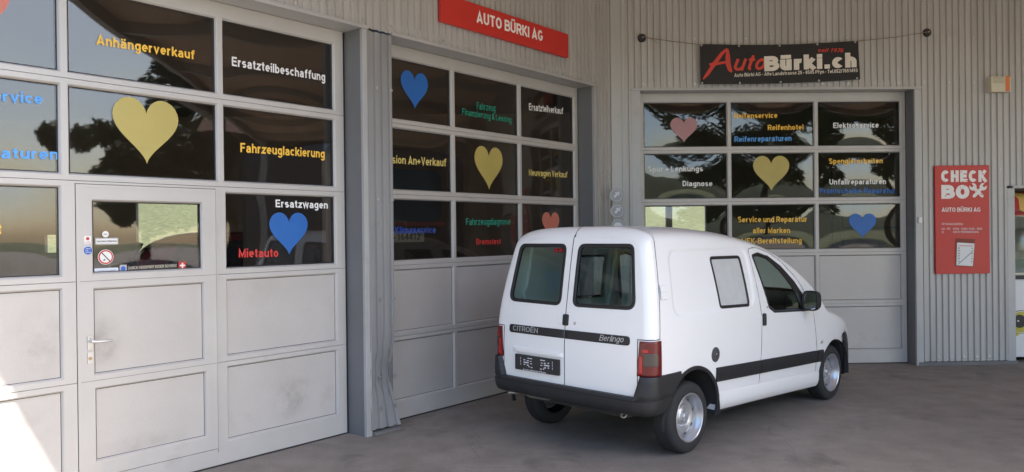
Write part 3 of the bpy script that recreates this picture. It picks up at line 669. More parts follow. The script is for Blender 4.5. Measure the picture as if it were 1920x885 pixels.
pl(wp,'sticker_print',[([(2.838,1.550),(2.849,1.550),(2.849,1.589),(2.838,1.589)],0),([(2.824,1.564),(2.863,1.564),(2.863,1.575),(2.824,1.575)],0)],[STK],0,lambda s,z,t: wfn(s,z,t+.0025))

# door 2
C2 = lambda r: [(4.665,5.738),(5.775,6.835),(6.872,7.937)]
d2, p2 = sectional_door('sectional_door', 'shaded grey sectional door behind the van under the long red sign', FA, 4.58, 8.0, DA, C2, .004)
puth(p2,(0,0),5.235,3.205,.365,.375,BLU)
put(p2,(0,1),'Fahrzeug',(6.142,3.128),(6.449,3.138),.078,GRN,.015); put(p2,(0,1),'Finanzierung & Leasing',(5.915,3.043),(6.725,3.042),.070,GRN,.015)
put(p2,(0,2),'Ersatzteilverkauf',(7.049,3.225),(7.728,3.252),.08,WHI,.02)
put(p2,(1,0),'Occasion An+Verkauf',(4.70,2.462),(5.666,2.482),.079,M('cream_yellow_vinyl',(.72,.58,.18),.45),.02)
puth(p2,(1,1),6.33,2.50,.465,.48,HYE)
put(p2,(1,2),'Neuwagen Verkauf',(7.035,2.458),(7.804,2.471),.075,MATS['cream_yellow_vinyl'],.02)
put(p2,(2,0),'Klimaservice',(4.957,1.793),(5.501,1.795),.068,DBL,.03)
put(p2,(2,1),'Fahrzeugdiagnose',(5.953,1.877),(6.685,1.884),.072,GRN,.015)
put(p2,(2,1),'Bremstest',(6.109,1.668),(6.514,1.663),.064,REDV,.02)
puth(p2,(2,2),7.45,1.87,.345,.33,HSA)

# door 3
C3 = lambda r: [(2.061,3.182),(3.220,4.347),(4.385,5.507)]
d3, p3 = sectional_door('sectional_door', 'pale grey sectional door facing the camera below the black banner', FB, 1.99, 5.562, DB, C3, .010)
puth(p3,(0,0),2.604,3.12,.36,.335,HPK)
put(p3,(0,1),'Reifenservice',(3.276,3.27),(3.853,3.274),.071,YEL); put(p3,(0,1),'Reifenhotel',(3.723,3.112),(4.202,3.116),.071,YEL)
put(p3,(0,1),'Reifenreparaturen',(3.279,2.962),(4.043,2.969),.072,LBL)
put(p3,(0,2),'Elektroservice',(4.603,3.134),(5.214,3.137),.071,WHI)
put(p3,(1,0),'Spur + Lenkungs',(2.119,2.576),(2.849,2.576),.070,WHI); put(p3,(1,0),'Diagnose',(2.577,2.382),(2.974,2.378),.070,WHI)
puth(p3,(1,1),3.765,2.54,.485,.47,HYE)
put(p3,(1,2),'Spenglerarbeiten',(4.541,2.661),(5.267,2.662),.070,YEL); put(p3,(1,2),'Unfallreparaturen',(4.545,2.385),(5.308,2.385),.070,WHI)
put(p3,(1,2),'Frontscheibe Reparatur',(4.415,2.268),(5.436,2.263),.070,BLU)
put(p3,(2,1),'Service und Reparatur',(3.311,1.896),(4.239,1.893),.074,YEL); put(p3,(2,1),'aller Marken',(3.509,1.752),(4.008,1.747),.072,YEL)
put(p3,(2,1),'MFK-Bereitstellung',(3.36,1.612),(4.164,1.611),.074,YEL)
puth(p3,(2,2),4.985,1.83,.37,.335,BLU)
mb = MB(); mb.box(5.60,5.645,DBO-.03,DBO-.006,1.86,1.935); mb.box(5.607,5.638,DBO-.034,DBO-.03,1.90,1.928)
single('key_switch', mb, WHITEP, 'small pale key switch box on the flashing right of the facing door', 'switch', (5.62,DBO-.006,1.86), FB, bevel=.003)

# ------------------------------------------------------------------ signs and wall furniture
t = thing('shop_sign', 'long red company board with white capitals above the middle door', 'sign', (6.37,DAO,3.848), FA)
mb = MB(); mb.box(5.312,7.424,DAO-.045,DAO-.002,3.848,4.130); obj('board', mb, SIGNRED, t, bevel=.006)
lettering('AUTO BÜRKI AG',(5.817,3.942),(6.926,3.952),.118,DAO-.0455,SIGNWHITE,t,.035)

t = thing('checkbox_sign', 'tall red wall sign headed CHECK BOX with crossed spanners and opening hours', 'sign', (6.18,DBO,1.2), FB)
dz = DBO-.032
mb = MB(); mb.box(5.818,6.537,DBO-.030,DBO-.001,1.193,2.603); obj('board', mb, SIGNRED, t, bevel=.003)
lettering('CHECK',(5.898,2.388),(6.497,2.384),.152,dz,SIGNWHITE,t,.075,space=1.05); lettering('BO',(5.898,2.170),(6.27,2.168),.180,dz,SIGNWHITE,t,.075,space=1.05)
# crossed spanners as the X
def spanner(cx, cz, ang, L):
    P = []; c, s = cos(ang), sin(ang); hw = .021
    pts = [(-hw,-L/2+.02),(-hw*.5,-L/2),(hw*.5,-L/2),(hw,-L/2+.02),(hw,L/2-.045)]
    for k in range(9):
        a = -1.0 + k*(pi/2+1.0-.42)/8; pts.append((.048*cos(a), L/2+.0+.048*sin(a)))
    pts += [(.016,L/2+.002),(-.016,L/2+.002)]
    for k in range(9):
        a = pi/2+.42 + k*(pi/2+1.0-.42)/8; pts.append((.048*cos(a), L/2+.048*sin(a)))
    pts.append((-hw,L/2-.045))
    return [(cx+x*c-z*s, cz+x*s+z*c) for x,z in pts]
mb = MB(); slab2d(spanner(6.385,2.255,radians(45),.19), dz, .0015, mb); slab2d(spanner(6.385,2.255,radians(-45),.19), dz-.002, .0015, mb); obj('spanner_emblem', mb, SIGNWHITE, t)
lettering('AUTO BÜRKI AG',(5.901,2.001),(6.416,1.997),.056,dz,SIGNWHITE,t,.03)
lettering('ÖFFNUNGSZEITEN:',(5.899,1.829),(6.181,1.826),.026,dz,SIGNWHITE,t,.0)
lettering('MO - FR',(5.898,1.766),(6.01,1.766),.026,dz,SIGNWHITE,t,.0); lettering('0730 - 1200 / 1330 - 1830',(6.05,1.766),(6.434,1.762),.026,dz,SIGNWHITE,t,.0)
lettering('SA',(5.898,1.725),(5.93,1.725),.026,dz,SIGNWHITE,t,.0); lettering('NACH VEREINBARUNG',(6.05,1.725),(6.392,1.722),.026,dz,SIGNWHITE,t,.0)
# grunge scratches worn through the white letters
rnd = random.Random(3)
for k in range(34):
    cx = rnd.uniform(5.90,6.49); cz = rnd.uniform(2.17,2.54); r = rnd.uniform(.004,.014)
    mb = MB(); slab2d([(cx+r*rnd.uniform(.4,1.3)*cos(a*2*pi/7), cz+r*.5*rnd.uniform(.4,1.3)*sin(a*2*pi/7)) for a in range(7)], dz-.004, .0006, mb); obj('worn_patch', mb, SIGNRED, t)
# notice in a clear sleeve
t = thing('notice', 'white printed notice in a clear plastic sleeve hung on the red sign', 'notice', (6.2,DBO-.03,1.29), FB)
mb = MB(); P = [(6.083,1.305),(6.30,1.29),(6.325,1.585),(6.095,1.60)]
slab2d([(6.070,1.295),(6.315,1.280),(6.338,1.64),(6.078,1.655)], DBO-.036, .004, mb); obj('sleeve', mb, glass('clear_sleeve',(.8,.78,.78),1.45), t)
mb = MB(); slab2d(P, DBO-.041, .0015, mb); obj('sheet', mb, M('paper',(.78,.78,.77),.6), t)
lettering('TERMINE',(6.105,1.552),(6.30,1.545),.014,DBO-.043,REDV,t,.01,name='print')
for k in range(6):
    z = 1.52-.034*k; lettering(('MO','DI','MI','DO','FR','SA')[k],(6.105-.001*k,z),(6.130-.001*k,z),.016,DBO-.043,INK,t,.02,name='print')
    lettering(('08','09','10','11','14','16')[k],(6.285-.002*k,z-.005),(6.305-.002*k,z-.005),.014,DBO-.043,INK,t,.02,name='print')
mb = MB(); slab2d([(6.105,1.325),(6.113,1.318),(6.30,1.475),(6.292,1.482)], DBO-.0432, .001, mb); obj('print', mb, M('print_mid',(.25,.26,.3),.5), t)

# black banner strung between two round wall anchors
t = thing('banner', 'black cloth banner with red and white company lettering hung over the facing door', 'banner', (3.79,DBO-.06,3.70), FB)
TL,TR,BL,BR = (2.748,4.185),(4.812,4.222),(2.752,3.672),(4.832,3.722)
def bp(u, v):
    s = (TL[0]*(1-u)+TR[0]*u)*v+(BL[0]*(1-u)+BR[0]*u)*(1-v); z = (TL[1]*(1-u)+TR[1]*u)*v+(BL[1]*(1-u)+BR[1]*u)*(1-v)
    z -= .028*sin(pi*u)*(.7+.3*v)
    f = .016*math.exp(-((u-.06-(1-v)*.10)/.035)**2)*v + .012*math.exp(-((u-.14-(1-v)*.06)/.03)**2)*v+.008*sin(u*21+v*3)*v*(1-v)*2 + .006*math.exp(-((u-.49-(1-v)*.04)/.03)**2)*v
    return s, DBO-.055-f, z
BAN = M('banner_cloth',(.011,.010,.0105),.6,var=.1,bump=.12,bscale=300)
mb = MB(); fr_ = [[bp(i/60,k/16) for i in range(61)] for k in range(17)]; mb.grid(fr_)
bk_ = [[(p[0],p[1]+.003,p[2]) for p in r] for r in fr_]; mb.grid([r[::-1] for r in bk_])
obj('cloth', mb, BAN, t, smooth=50)
def on_ban(s, z, tt):
    u = (s-2.75)/2.07; zc0 = (BL[1]*(1-u)+BR[1]*u); zc1 = TL[1]*(1-u)+TR[1]*u; v = min(1,max(0,(z+.024*sin(pi*min(1,max(0,u)))-zc0)/(zc1-zc0)))
    f = .016*math.exp(-((u-.06-(1-v)*.10)/.035)**2)*v + .012*math.exp(-((u-.14-(1-v)*.06)/.03)**2)*v+.008*sin(u*21+v*3)*v*(1-v)*2 + .006*math.exp(-((u-.49-(1-v)*.04)/.03)**2)*v
    return (s, DBO-.058-f-tt, z)
BRED = M('banner_red',(.60,.05,.03),.5); BWHI = M('banner_cream',(.72,.68,.60),.5,var=.1)
lettering('uto',(3.165,3.840),(3.572,3.850),.205,0,BRED,t,.02,.35,fn=on_ban)
mb = MB()
def stroke(pts, ws):
    L=[];Rr_=[]
    for i,p in enumerate(pts):
        a = Vector(pts[max(0,i-1)]); b = Vector(pts[min(len(pts)-1,i+1)]); n = (b-a).normalized(); n = Vector((-n.y,n.x))
        q = Vector(p); L.append(q+n*ws[i]); Rr_.append(q-n*ws[i])
    rows = [[on_ban(q.x,q.y,.0015) for q in L],[on_ban(q.x,q.y,.0015) for q in Rr_]]; mb.grid(rows); mb.grid([[(p[0],p[1]+.0012,p[2]) for p in r] for r in rows])
stroke([(2.785,3.735),(2.84,3.80),(2.93,3.93),(3.03,4.06),(3.10,4.125)],[.008,.022,.026,.022,.012])
stroke([(3.105,4.12),(3.105,4.03),(3.11,3.93),(3.135,3.85),(3.16,3.825)],[.012,.030,.032,.026,.012])
stroke([(2.865,3.925),(2.93,3.925),(3.04,3.945),(3.13,3.955)],[.014,.020,.016,.010])
obj('lettering', mb, BRED, t)
lettering('Bürki.ch',(3.580,3.832),(4.785,3.879),.192,0,BWHI,t,.075,fn=on_ban)
lettering('Auto Bürki AG • Alte Landstrasse 25 • 8505 Pfyn • Tel.052/7651493',(3.19,3.762),(4.797,3.817),.045,0,BWHI,t,.02,fn=on_ban)
lettering('seit 1976',(4.276,4.078),(4.604,4.072),.050,0,BRED,t,.02,.35,fn=on_ban)
for u in (.005,.245,.5,.74,.985):
    for v in (.03,.97):
        p = bp(u,v); mb = MB(); mb.lathe([(.005,-.004),(.012,-.004),(.013,-.001)],12,'Y',0,(p[0]+(.01 if u<.1 else -.01 if u>.9 else 0),p[1]-.001,p[2])); obj('eyelet', mb, STEEL, t)
ROPE = M('grey_cord',(.22,.17,.13),.8)
mb = MB(); mb.tube([(2.012,DBO-.05,4.279),(2.4,DBO-.05,4.222),(2.76,DBO-.056,4.178)], .005, 6); mb.tube([(2.12,DBO-.05,4.262),(2.18,DBO-.045,4.225),(2.20,DBO-.045,4.20)],.003,5); obj('cord', mb, ROPE, t)
mb = MB(); mb.tube([(4.80,DBO-.056,4.215),(5.3,DBO-.05,4.268),(5.745,DBO-.05,4.336)], .005, 6); obj('cord', mb, ROPE, t)
for s,z,lb in ((2.011,4.279,'black round wall anchor holding the left cord of the banner'),(5.745,4.336,'black round wall anchor holding the right cord of the banner')):
    mb = MB(); mb.lathe([(.0,-.028),(.045,-.026),(.052,-.018),(.054,0)],28,'Y',0,(s,DBO,z)); mb.lathe([(.0,-.058),(.008,-.058),(.008,-.02)],10,'Y',1,(s,DBO,z))
    single('wall_anchor', mb, [BLACK, STEEL], lb, 'anchor', (s,DBO,z), FB, smooth=40, group='round banner anchors')
# alarm siren
t = thing('alarm_siren', 'small cream alarm box with an orange strobe strip high on the wall', 'alarm box', (6.66,DBO,3.54), FB)
mb = MB(); mb.box(6.535,6.795,DBO-.095,DBO,3.545,3.745); obj('housing', mb, M('cream_plastic',(.62,.58,.44),.45,var=.05), t, bevel=.008)
mb = MB(); mb.box(6.722,6.772,DBO-.104,DBO-.08,3.552,3.745); obj('strobe', mb, M('orange_lens',(.70,.16,.03),.25,coat=.5), t, bevel=.005)
mb = MB()
for k in range(5): mb.box(6.555,6.700,DBO-.0975,DBO-.090,3.66+.016*k,3.667+.016*k)
obj('grille', mb, M('dark_cream',(.35,.32,.25),.6), t)  # grille bars in a darker cream than the housing
# three round arrow plates hanging in the inner corner
EMB = M('emblem_grey',(.33,.34,.355),.45); EMBW = M('emblem_white',(.66,.67,.69),.45)
for k,(x,z,lb) in enumerate(((1.310,2.245,'round grey arrow plate in the wall corner, topmost of the three'),(1.318,2.048,'round grey arrow plate in the wall corner, middle of the three'),(1.325,1.865,'round grey plate in the wall corner, lowest, half hidden behind the van roof'))):
    F = Matrix.Translation((x,9.60,z)) @ Matrix.Rotation(radians(-6),4,'Z')
    o = bpy.data.objects.new('arrow_plate', None); COL.objects.link(o); o.matrix_world = F; tag(o, lb, 'plate', 'round arrow plates in the corner')
    mb = MB(); mb.lathe([(.0,-.004),(.088,-.004),(.090,-.002),(.090,.004),(0,.004)],40,'Y'); obj('disc', mb, EMB, o, smooth=40)
    mb = MB(); mb.lathe([(.070,-.0048),(.070,-.007),(.075,-.007),(.075,-.0048)],40,'Y'); obj('ring', mb, EMBW, o)
    mb = MB(); slab2d([(.04,.045),(.035,-.01),(.018,.008),(-.015,-.035),(-.040,-.012),(-.005,.018),(-.022,.036)] if k<2 else circ(0,-.01,.055), -.0048, .002, mb); obj('arrow', mb, EMBW, o)
    mb = MB(); mb.box(-.012,.012,.004,.012,-.10,.10); mb.box(-.01,.01,.012,.30 if k==0 else .02,.06,.08); obj('bracket', mb, FLASH, o)

# white and yellow refreshment machine in the niche at the right edge
t = thing('vending_machine', 'white cabinet machine with red awning top and yellow ringed black emblem in the niche', 'vending machine', (7.1,DBO+.35,0), FB)
x0,x1,y0 = 6.905,7.70,DBO+.16
mb = MB(); mb.box(x0,x1,y0,y0+.6,.06,1.10); obj('cabinet', mb, M('glossy_white',(.72,.73,.72),.3,coat=.3), t, bevel=.02)
mb = MB(); mb.box(x0-.01,x1+.01,y0-.02,y0+.62,1.10,1.145); obj('counter', mb, BLACK, t, bevel=.006)
mb = MB()
for a,b in ((x0,y0),(x1-.04,y0),(x0,y0+.56),(x1-.04,y0+.56)): mb.box(a,a+.04,b,b+.04,1.145,1.95); obj('corner_post', mb, STEEL, t, bevel=.004); mb = MB()
mb = MB(); mb.box(x0+.04,x1-.04,y0+.012,y0+.018,1.145,1.95); obj('front_glass', mb, glass('case_glass',(.8,.82,.8),1.5), t)
mb = MB(); mb.box(x0+.05,x1-.05,y0+.05,y0+.55,1.15,1.18); mb.lathe([(.0,.0),(.17,.02),(.2,.2),(.14,.3),(.0,.34)],20,'Z',1,(x0+.4,y0+.3,1.45)); mb.box(x0+.12,x0+.3,y0+.1,y0+.3,1.18,1.36,2); obj('kettle', mb, [STEEL, STEEL, M('teal_box',(.03,.16,.2),.5)], t, smooth=40)
AWR = M('awning_red',(.45,.03,.03),.6); AWY = M('awning_yellow',(.62,.42,.10),.6)
mb = MB(); n = 6
for k in range(n):
    a = x0-.03+(x1-x0+.06)*k/n; b = x0-.03+(x1-x0+.06)*(k+1)/n; rows=[]
    for y,z in ((y0+.3,2.28),(y0+.05,2.24),(y0-.06,2.16),(y0-.08,2.02)): rows.append([(a+(b-a)*i/8,y,z-(.03*sin(pi*i/8) if z<2.05 else 0)) for i in range(9)])
    mb.grid(rows, k%2)
mb.box(x0,x1,y0,y0+.6,1.95,2.0,0)
obj('awning', mb, [AWR, AWY], t, smooth=50)
mb = MB(); slab2d(circ(7.07,.53,.155,40), y0-.002, .002, mb, 0); slab2d(circ(7.07,.53,.147,40), y0-.0045, .002, mb, 2); slab2d(circ(7.07,.53,.137,40), y0-.007, .002, mb, 1); slab2d(circ(7.05,.54,.088,40), y0-.0095, .002, mb, 0); slab2d([(7.02,.41),(6.96,.31),(7.08,.385)], y0-.0045, .002, mb, 1); slab2d(circ(7.03,.545,.012), y0-.012, .001, mb, 2)
obj('emblem', mb, [M('emblem_black',(.015,.015,.015),.4), M('emblem_yellow',(.50,.44,.05),.4), SIGNWHITE], t)
mb = MB(); mb.tube([(6.845,y0+.03,.62),(6.83,y0+.03,.64),(6.83,y0+.03,.84),(6.845,y0+.03,.86)],.008,6); obj('handle', mb, BLACK, t)

# ------------------------------------------------------------------ things inside the hall, seen through the panes
CARP = M('car_dark_red',(.16,.012,.014),.25,coat=.8); CARW = glass('car_glass',(.35,.38,.38),1.5); RUB = M('tyre_rubber',(.022,.022,.023),.75,bump=.3,bscale=150)
def interior_car(x, y, yaw, paint, label, h=1.5, L=4.3):
    t = thing('parked_car', label, 'car', (x,y,.01), group='vehicles inside the hall'); t.rotation_euler = (0,0,yaw)
    OFF[t.name] = Vector((0,0,0)); w = .86
    prof = [(-L/2,.35,.80,.80),(-L/2+.1,.30,.95,.9),(-L/2+.6,.28,h-.12,.92),(-L/2+1.1,.27,h,.93),(-.1,.27,h,.94),(.55,.27,h-.08,.95),(1.05,.27,1.0,1),(L/2-.45,.28,.88,.97),(L/2-.08,.32,.72,.85),(L/2,.38,.55,.75)]
    mb = MB(); rows = []
    for px,zb,zt,k in prof:
        belt = min(.92,zt-.06); top = zt; tw = w*k*(.80 if zt > 1.2 else .9)
        rows.append([(px,-w*k*.95,zb),(px,-w*k,.5*(zb+belt)),(px,-w*k*.98,belt),(px,-tw,top-.05),(px,-tw*.6,top),(px,tw*.6,top),(px,tw,top-.05),(px,w*k*.98,belt),(px,w*k,.5*(zb+belt)),(px,w*k*.95,zb)])
    mb.grid(rows); mb.poly(rows[0]); mb.poly(rows[-1][::-1])
    b = obj('body', mb, paint, t, smooth=45)
    md = b.modifiers.new('s','SUBSURF'); md.levels = md.render_levels = 2
    for nm, pts in (('windscreen',[(.60,-.60,h-.10),(1.02,-.68,1.02),(1.02,.68,1.02),(.60,.60,h-.10)]),('rear_window',[(-L/2+.56,-.58,h-.16),(-L/2+.2,-.62,1.02),(-L/2+.2,.62,1.02),(-L/2+.56,.58,h-.16)])):
        n = (Vector(pts[1])-Vector(pts[0])).cross(Vector(pts[2])-Vector(pts[1])).normalized(); n = n if n.z > 0 else -n
        mb = MB(); f = [Vector(p)+n*.03 for p in pts]; mb.poly(f); mb.grid([[*f],[q-n*.05 for q in f]],0,True); obj(nm, mb, M('dark_screen',(.02,.025,.03),.06,coat=1), t)
    for s in (-1,1):
        mb = MB(); f = [Vector((-1.5,s*.86,.98)),Vector((.85,s*.86,.98)),Vector((.42,s*.79,h-.14)),Vector((-1.15,s*.79,h-.14))]; mb.poly(f); mb.poly([q-Vector((0,s*.04,0)) for q in f][::-1]); obj('side_window', mb, MATS['dark_screen'], t)
        for px in (-1.3,1.35):
            mb = MB(); mb.lathe([(.0,s*.02),(.19,s*.02),(.2,s*.05),(.29,s*.06),(.31,s*.0),(.31,-s*.12),(.0,-s*.12)],28,'Y',0,(px,s*.80,.31)); obj('wheel', mb, [RUB], t, smooth=40)
        mb = MB(); mb.lathe([(.0,.0),(.07,.0),(.09,-.03),(.09,-.1)],16,'X',0,(L/2-.02,s*.58,.72)); obj('headlight', mb, M('lamp_clear',(.7,.7,.7),.1,.5), t)
    return t
interior_car(-3.75,11.4,radians(28),CARP,'tall dark red car parked inside the hall behind the personnel door',1.86)
interior_car(1.2,15.2,radians(160),M('car_silver',(.35,.36,.37),.3,.5,coat=.6),'silver car parked deep inside the hall behind the facing door',1.5)
# camper seen from behind through the middle door: number plate and oval country sticker
t = thing('box_trailer', 'brown grey box trailer inside the hall with a Swiss plate beside an oval sticker', 'trailer', (5.2,DA+1.6,0), FA, group='vehicles inside the hall')
yb_ = DA+.75
mb = MB(); mb.box(4.75,6.75,yb_,yb_+1.7,.45,2.75); b = obj('body', mb, M('camper_paint',(.11,.09,.08),.35,coat=.4), t, bevel=.14)
mb = MB(); slab2d(rrect(4.95,6.3,1.92,2.5,.12), yb_, .02, mb); obj('rear_window', mb, M('camper_glass',(.07,.10,.13),.06,coat=1), t)
mb = MB(); slab2d(rrect(4.9,6.35,1.88,1.925,.01), yb_, .02, mb); obj('stripe', mb, M('camper_stripe',(.28,.10,.08),.5), t)
pt = obj('number_plate', (lambda q: (slab2d(rrect(5.42,6.02,1.70,1.82,.01), yb_-.002, .012, q), q)[1])(MB()), M('plate_white',(.55,.55,.45),.4), t)
lettering('TG 164412',(5.45,1.725),(5.96,1.725),.075,yb_-.0145,INK,pt,.02)
ov = obj('oval_sticker', (lambda q: (slab2d(circ(5.13,1.775,.10,30,.075), yb_-.002, .006, q), q)[1])(MB()), MATS['plate_white'], t)
lettering('CH',(5.065,1.74),(5.195,1.74),.075,yb_-.0085,INK,ov,.03)
for s in (5.0,6.5):
    mb = MB(); mb.lathe([(.0,-.12),(.2,-.12),(.32,-.1),(.33,.0),(.33,.12),(.0,.12)],28,'X',0,(s,yb_+.7,.33)); obj('wheel', mb, RUB, t, smooth=40)
    mb = MB(); slab2d(rrect(s-.13,s+.13,.75,.95,.02), yb_, .02, mb); obj('tail_light', mb, REDV, t)
# cream workbench with boxes under the rear window
t = thing('workbench', 'pale workbench standing under the rear window inside the hall', 'workbench', (-7.6,16.8,0))
mb = MB(); mb.box(-9,-6.2,16.4,17.2,.88,.94); obj('worktop', mb, M('bench_top',(.6,.5,.3),.6), t, bevel=.005)
for a in (-8.95,-6.3):
    for b in (16.45,17.1): 
        mb = MB(); mb.box(a,a+.06,b,b+.06,0,.88); obj('leg', mb, STEEL, t)
for k,(a,w,h,c) in enumerate(((-8.7,.5,.28,'cream'),(-8.1,.42,.34,'cream'),(-7.5,.45,.26,'cream'),(-6.8,.35,.42,'brown'))):
    mb = MB(); mb.box(a,a+w,16.55,16.95,.945,.945+h); mb.box(a+w*.2,a+w*.8,16.545,16.55,.99,1.05,1)
    single('crate', mb, [M('crate_'+c,(.65,.52,.28) if c=='cream' else (.25,.14,.07),.6), INK], ('widest low cream crate at the left end of the workbench','tall cream crate second along the workbench','low cream crate in the middle of the workbench','tall brown crate at the right end of the workbench')[k], 'crate', (a+w/2,16.75,.945), group='crates on the workbench', bevel=.006)
t = thing('shelf_rack', 'dark steel shelving with cartons inside behind the facing door', 'shelf', (7.3,15.6,0))
mb = MB()
for a in (6.6,8.1):
    for b in (15.4,15.9): mb.box(a,a+.05,b,b+.05,0,3.0)
obj('upright', mb, JAMB, t)
for z in (.4,1.1,1.8,2.5):
    mb = MB(); mb.box(6.6,8.15,15.4,15.95,z,z+.04); obj('shelf', mb, JAMB, t)
for k in range(7):
    a = 6.7+.42*(k%3); z = (.44,1.14,1.84)[k//3 if k<6 else 1]; 
    if k == 6: a = 7.65; z = 2.54
    mb = MB(); mb.box(a,a+.34,15.45,15.85,z,z+.22+.05*(k%3)); mb.box(a+.14,a+.2,15.445,15.45,z,z+.2,1)
    single('carton', mb, [M('cardboard',(.36,.22,.11),.8,var=.1), M('tape',(.4,.3,.18),.4)], 'brown cardboard carton on the '+('lowest','second','third','second')[k//3]+' shelf of the dark rack' if k<6 else 'brown cardboard carton alone on the top shelf of the dark rack', 'carton', (a+.17,15.65,z), group='cartons on the rack', bevel=.004)

# ------------------------------------------------------------------ the white panel van
VX, VY, VYAW = .846968, 6.730206, radians(44.5479)
VM = Matrix.Translation((VX,VY,0)) @ Matrix.Rotation(VYAW,4,'Z')
van = bpy.data.objects.new('panel_van', None); COL.objects.link(van); van.matrix_world = VM
tag(van, 'white compact panel van with twin glazed rear doors parked in front of the garage doors', 'van')
WPAINT = M('white_paint', (.84,.84,.83), .30, coat=.7)
TRIM = M('van_black_trim', (.015,.0155,.018), .5, var=.15, vscale=8, bump=.08, bscale=350)
GASK = M('window_gasket', (.012,.012,.013), .5)
VGL = glass('van_glass', (.68,.77,.73), 1.5)
LINER = M('van_liner', (.62,.68,.65), .6); DARKIN = M('van_dark_inside', (.03,.03,.032), .8)
def cub(P, x):
    """smooth (Catmull-Rom/Hermite) interpolation through the points"""
    if x <= P[0][0]: return P[0][1]
    if x >= P[-1][0]: return P[-1][1]
    for i in range(len(P)-1):
        if x <= P[i+1][0]:
            x0,y0 = P[i]; x1,y1 = P[i+1]; h = x1-x0; t = (x-x0)/h; d = (y1-y0)/h
            dl = (y0-P[i-1][1])/(x0-P[i-1][0]) if i else d; dr = (P[i+2][1]-y1)/(P[i+2][0]-x1) if i+2 < len(P) else d
            m0 = (0 if dl*d <= 0 else 2*dl*d/(dl+d)) if i else d; m1 = (0 if dr*d <= 0 else 2*dr*d/(dr+d)) if i+2 < len(P) else d
            return y0*(2*t**3-3*t**2+1)+h*m0*(t**3-2*t*t+t)+y1*(-2*t**3+3*t*t)+h*m1*(t**3-t*t)
Wz = [(.20,.800),(.40,.828),(.60,.845),(.80,.852),(1.0,.850),(1.15,.838),(1.30,.815),(1.5,.775),(1.7,.725),(1.9,.67)]
Zt = [(-.6,1.828),(-.3,1.835),(.2,1.832),(.7,1.803),(1.2,1.735),(1.55,1.645),(1.85,1.52),(2.15,1.35),(2.38,1.17),(2.50,1.06),(2.62,1.01),(2.85,.955),(3.1,.89),(3.28,.80),(3.4,.66),(3.47,.5)]
Xr = [(.20,-.575),(.50,-.590),(.75,-.590),(.95,-.582),(1.10,-.567),(1.3,-.535),(1.5,-.500),(1.7,-.460),(1.85,-.42)]
def plan(x): return 1 if x < 2.35 else 1-.20*((x-2.35)/1.12)**2.2
RC = .085; HS = .15; NS = 3.3
NSIDE, NTOP = 120, 30
def recess(x, z):
    """the stamped panel on the cargo side: smooth 7 mm step inside a rounded outline"""
    x0,x1,z0,z1,r = -.27,1.015,1.118,1.635,.10
    dx = max(x0+r-x, x-(x1-r), 0); dz = max(z0+r-z, z-(z1-r), 0)
    ins = min(x-x0, x1-x, z-z0, z1-z)
    d = r-sqrt(dx*dx+dz*dz) if (dx > 0 and dz > 0) else ins
    t = min(1, max(0, (d+.004)/.018)); return .011*t*t*(3-2*t)
def ring(x, e=0., zb=.24, rec=True, xfull=None):
    """half section (right side up to roof centre) at station x, inset e"""
    zt = cub(Zt, x if xfull is None else xfull)-e; zs = zt-HS; pts = []; k = plan(x)
    for i in range(NSIDE+1):
        z = zb+(zs-zb)*i/NSIDE; y = cub(Wz, z)*k-e
        if rec and -.4 < x < 1.2: y -= recess(x, z)
        pts.append((y, z))
    ws = None
    for i in range(1, NTOP+1):
        f = pi/2*i/NTOP; sz = sin(f)**(2/NS); cy = cos(f)**(2/NS) if i < NTOP else 0
        z = zs+HS*sz; pts.append(((cub(Wz, z)*k-e)*cy, z))
    return pts
STN = []          # (x offset from the rear face, section inset)
for i in range(1, 13):
    th = pi/2*i/12; STN.append((RC*(1-sin(pi/2-th)) if False else RC*(1-cos(th)) if False else RC-RC*cos(th), RC-RC*sin(th)))
def build_shell(e0, rear=True, x_to=3.47, rec=True, zb=.24):
    V = []; F = []; kinds = []
    rows = []
    XS = [(RC*(1-cos(pi/2*i/12)), RC*(1-sin(pi/2*i/12))) for i in range(0, 13)]      # quarter round: from rear face to side
    XS = [(a, b) for a, b in XS]
    x = RC; L = []
    while x < 4.06:
        x += .011 if x < .32 else .0150 if x < 1.75 else .03; L.append((x, 0))
    for off, ins in XS+L:
        xc = off-.565
        if xc > x_to: break
        rr = ring(max(xc,-.5), ins+e0, zb, rec)
        row = []
        for y, z in rr:
            bl = min(1, max(0, (.55-xc)/1.0)); bl = bl*bl*(3-2*bl) if off > .15 else 1.0
            bl = 1.0 if off <= .15 else max(0, 1-(off-.15)/1.0)**2
            xx = off+(cub(Xr, z)*bl+(-.565)*(1-bl))
            row.append((xx+(e0 if off <= RC else 0), -y, z))
        rows.append(row)
    return rows
def rear_fill(rows0):
    """rear face from the first ring to the centre line"""
    N = len(rows0); NC = 26; out = []
    zc0 = rows0[0][2]; zs = rows0[NSIDE][2]; ztop = rows0[-1][2]
    for j, (x, y, z) in enumerate(rows0):
        zt = z if j <= NSIDE else zs+(ztop-zs)*((j-NSIDE)/(N-1-NSIDE))
        r = []
        for k in range(NC+1):
            t = k/NC; yy = y*(1-t); zz = z*(1-t)+zt*t
            bow = .012*(1-(yy/.75)**2)
            r.append((cub(Xr, zz)-bow+.012*(1-(y/.75)**2)*(1-t)*0, yy, zz))
        # keep the outline on the ring
        r[0] = (x, y, z)
        out.append(r)
    return out
rows = build_shell(0)
bm = bmesh.new()
def add_grid(bm, rows, flip=False):
    vv = [[bm.verts.new(p) for p in r] for r in rows]
    for a in range(len(rows)-1):
        for b in range(len(rows[0])-1):
            q = [vv[a][b],vv[a][b+1],vv[a+1][b+1],vv[a+1][b]]
            if flip: q.reverse()
            try: bm.faces.new(q)
            except ValueError: pass
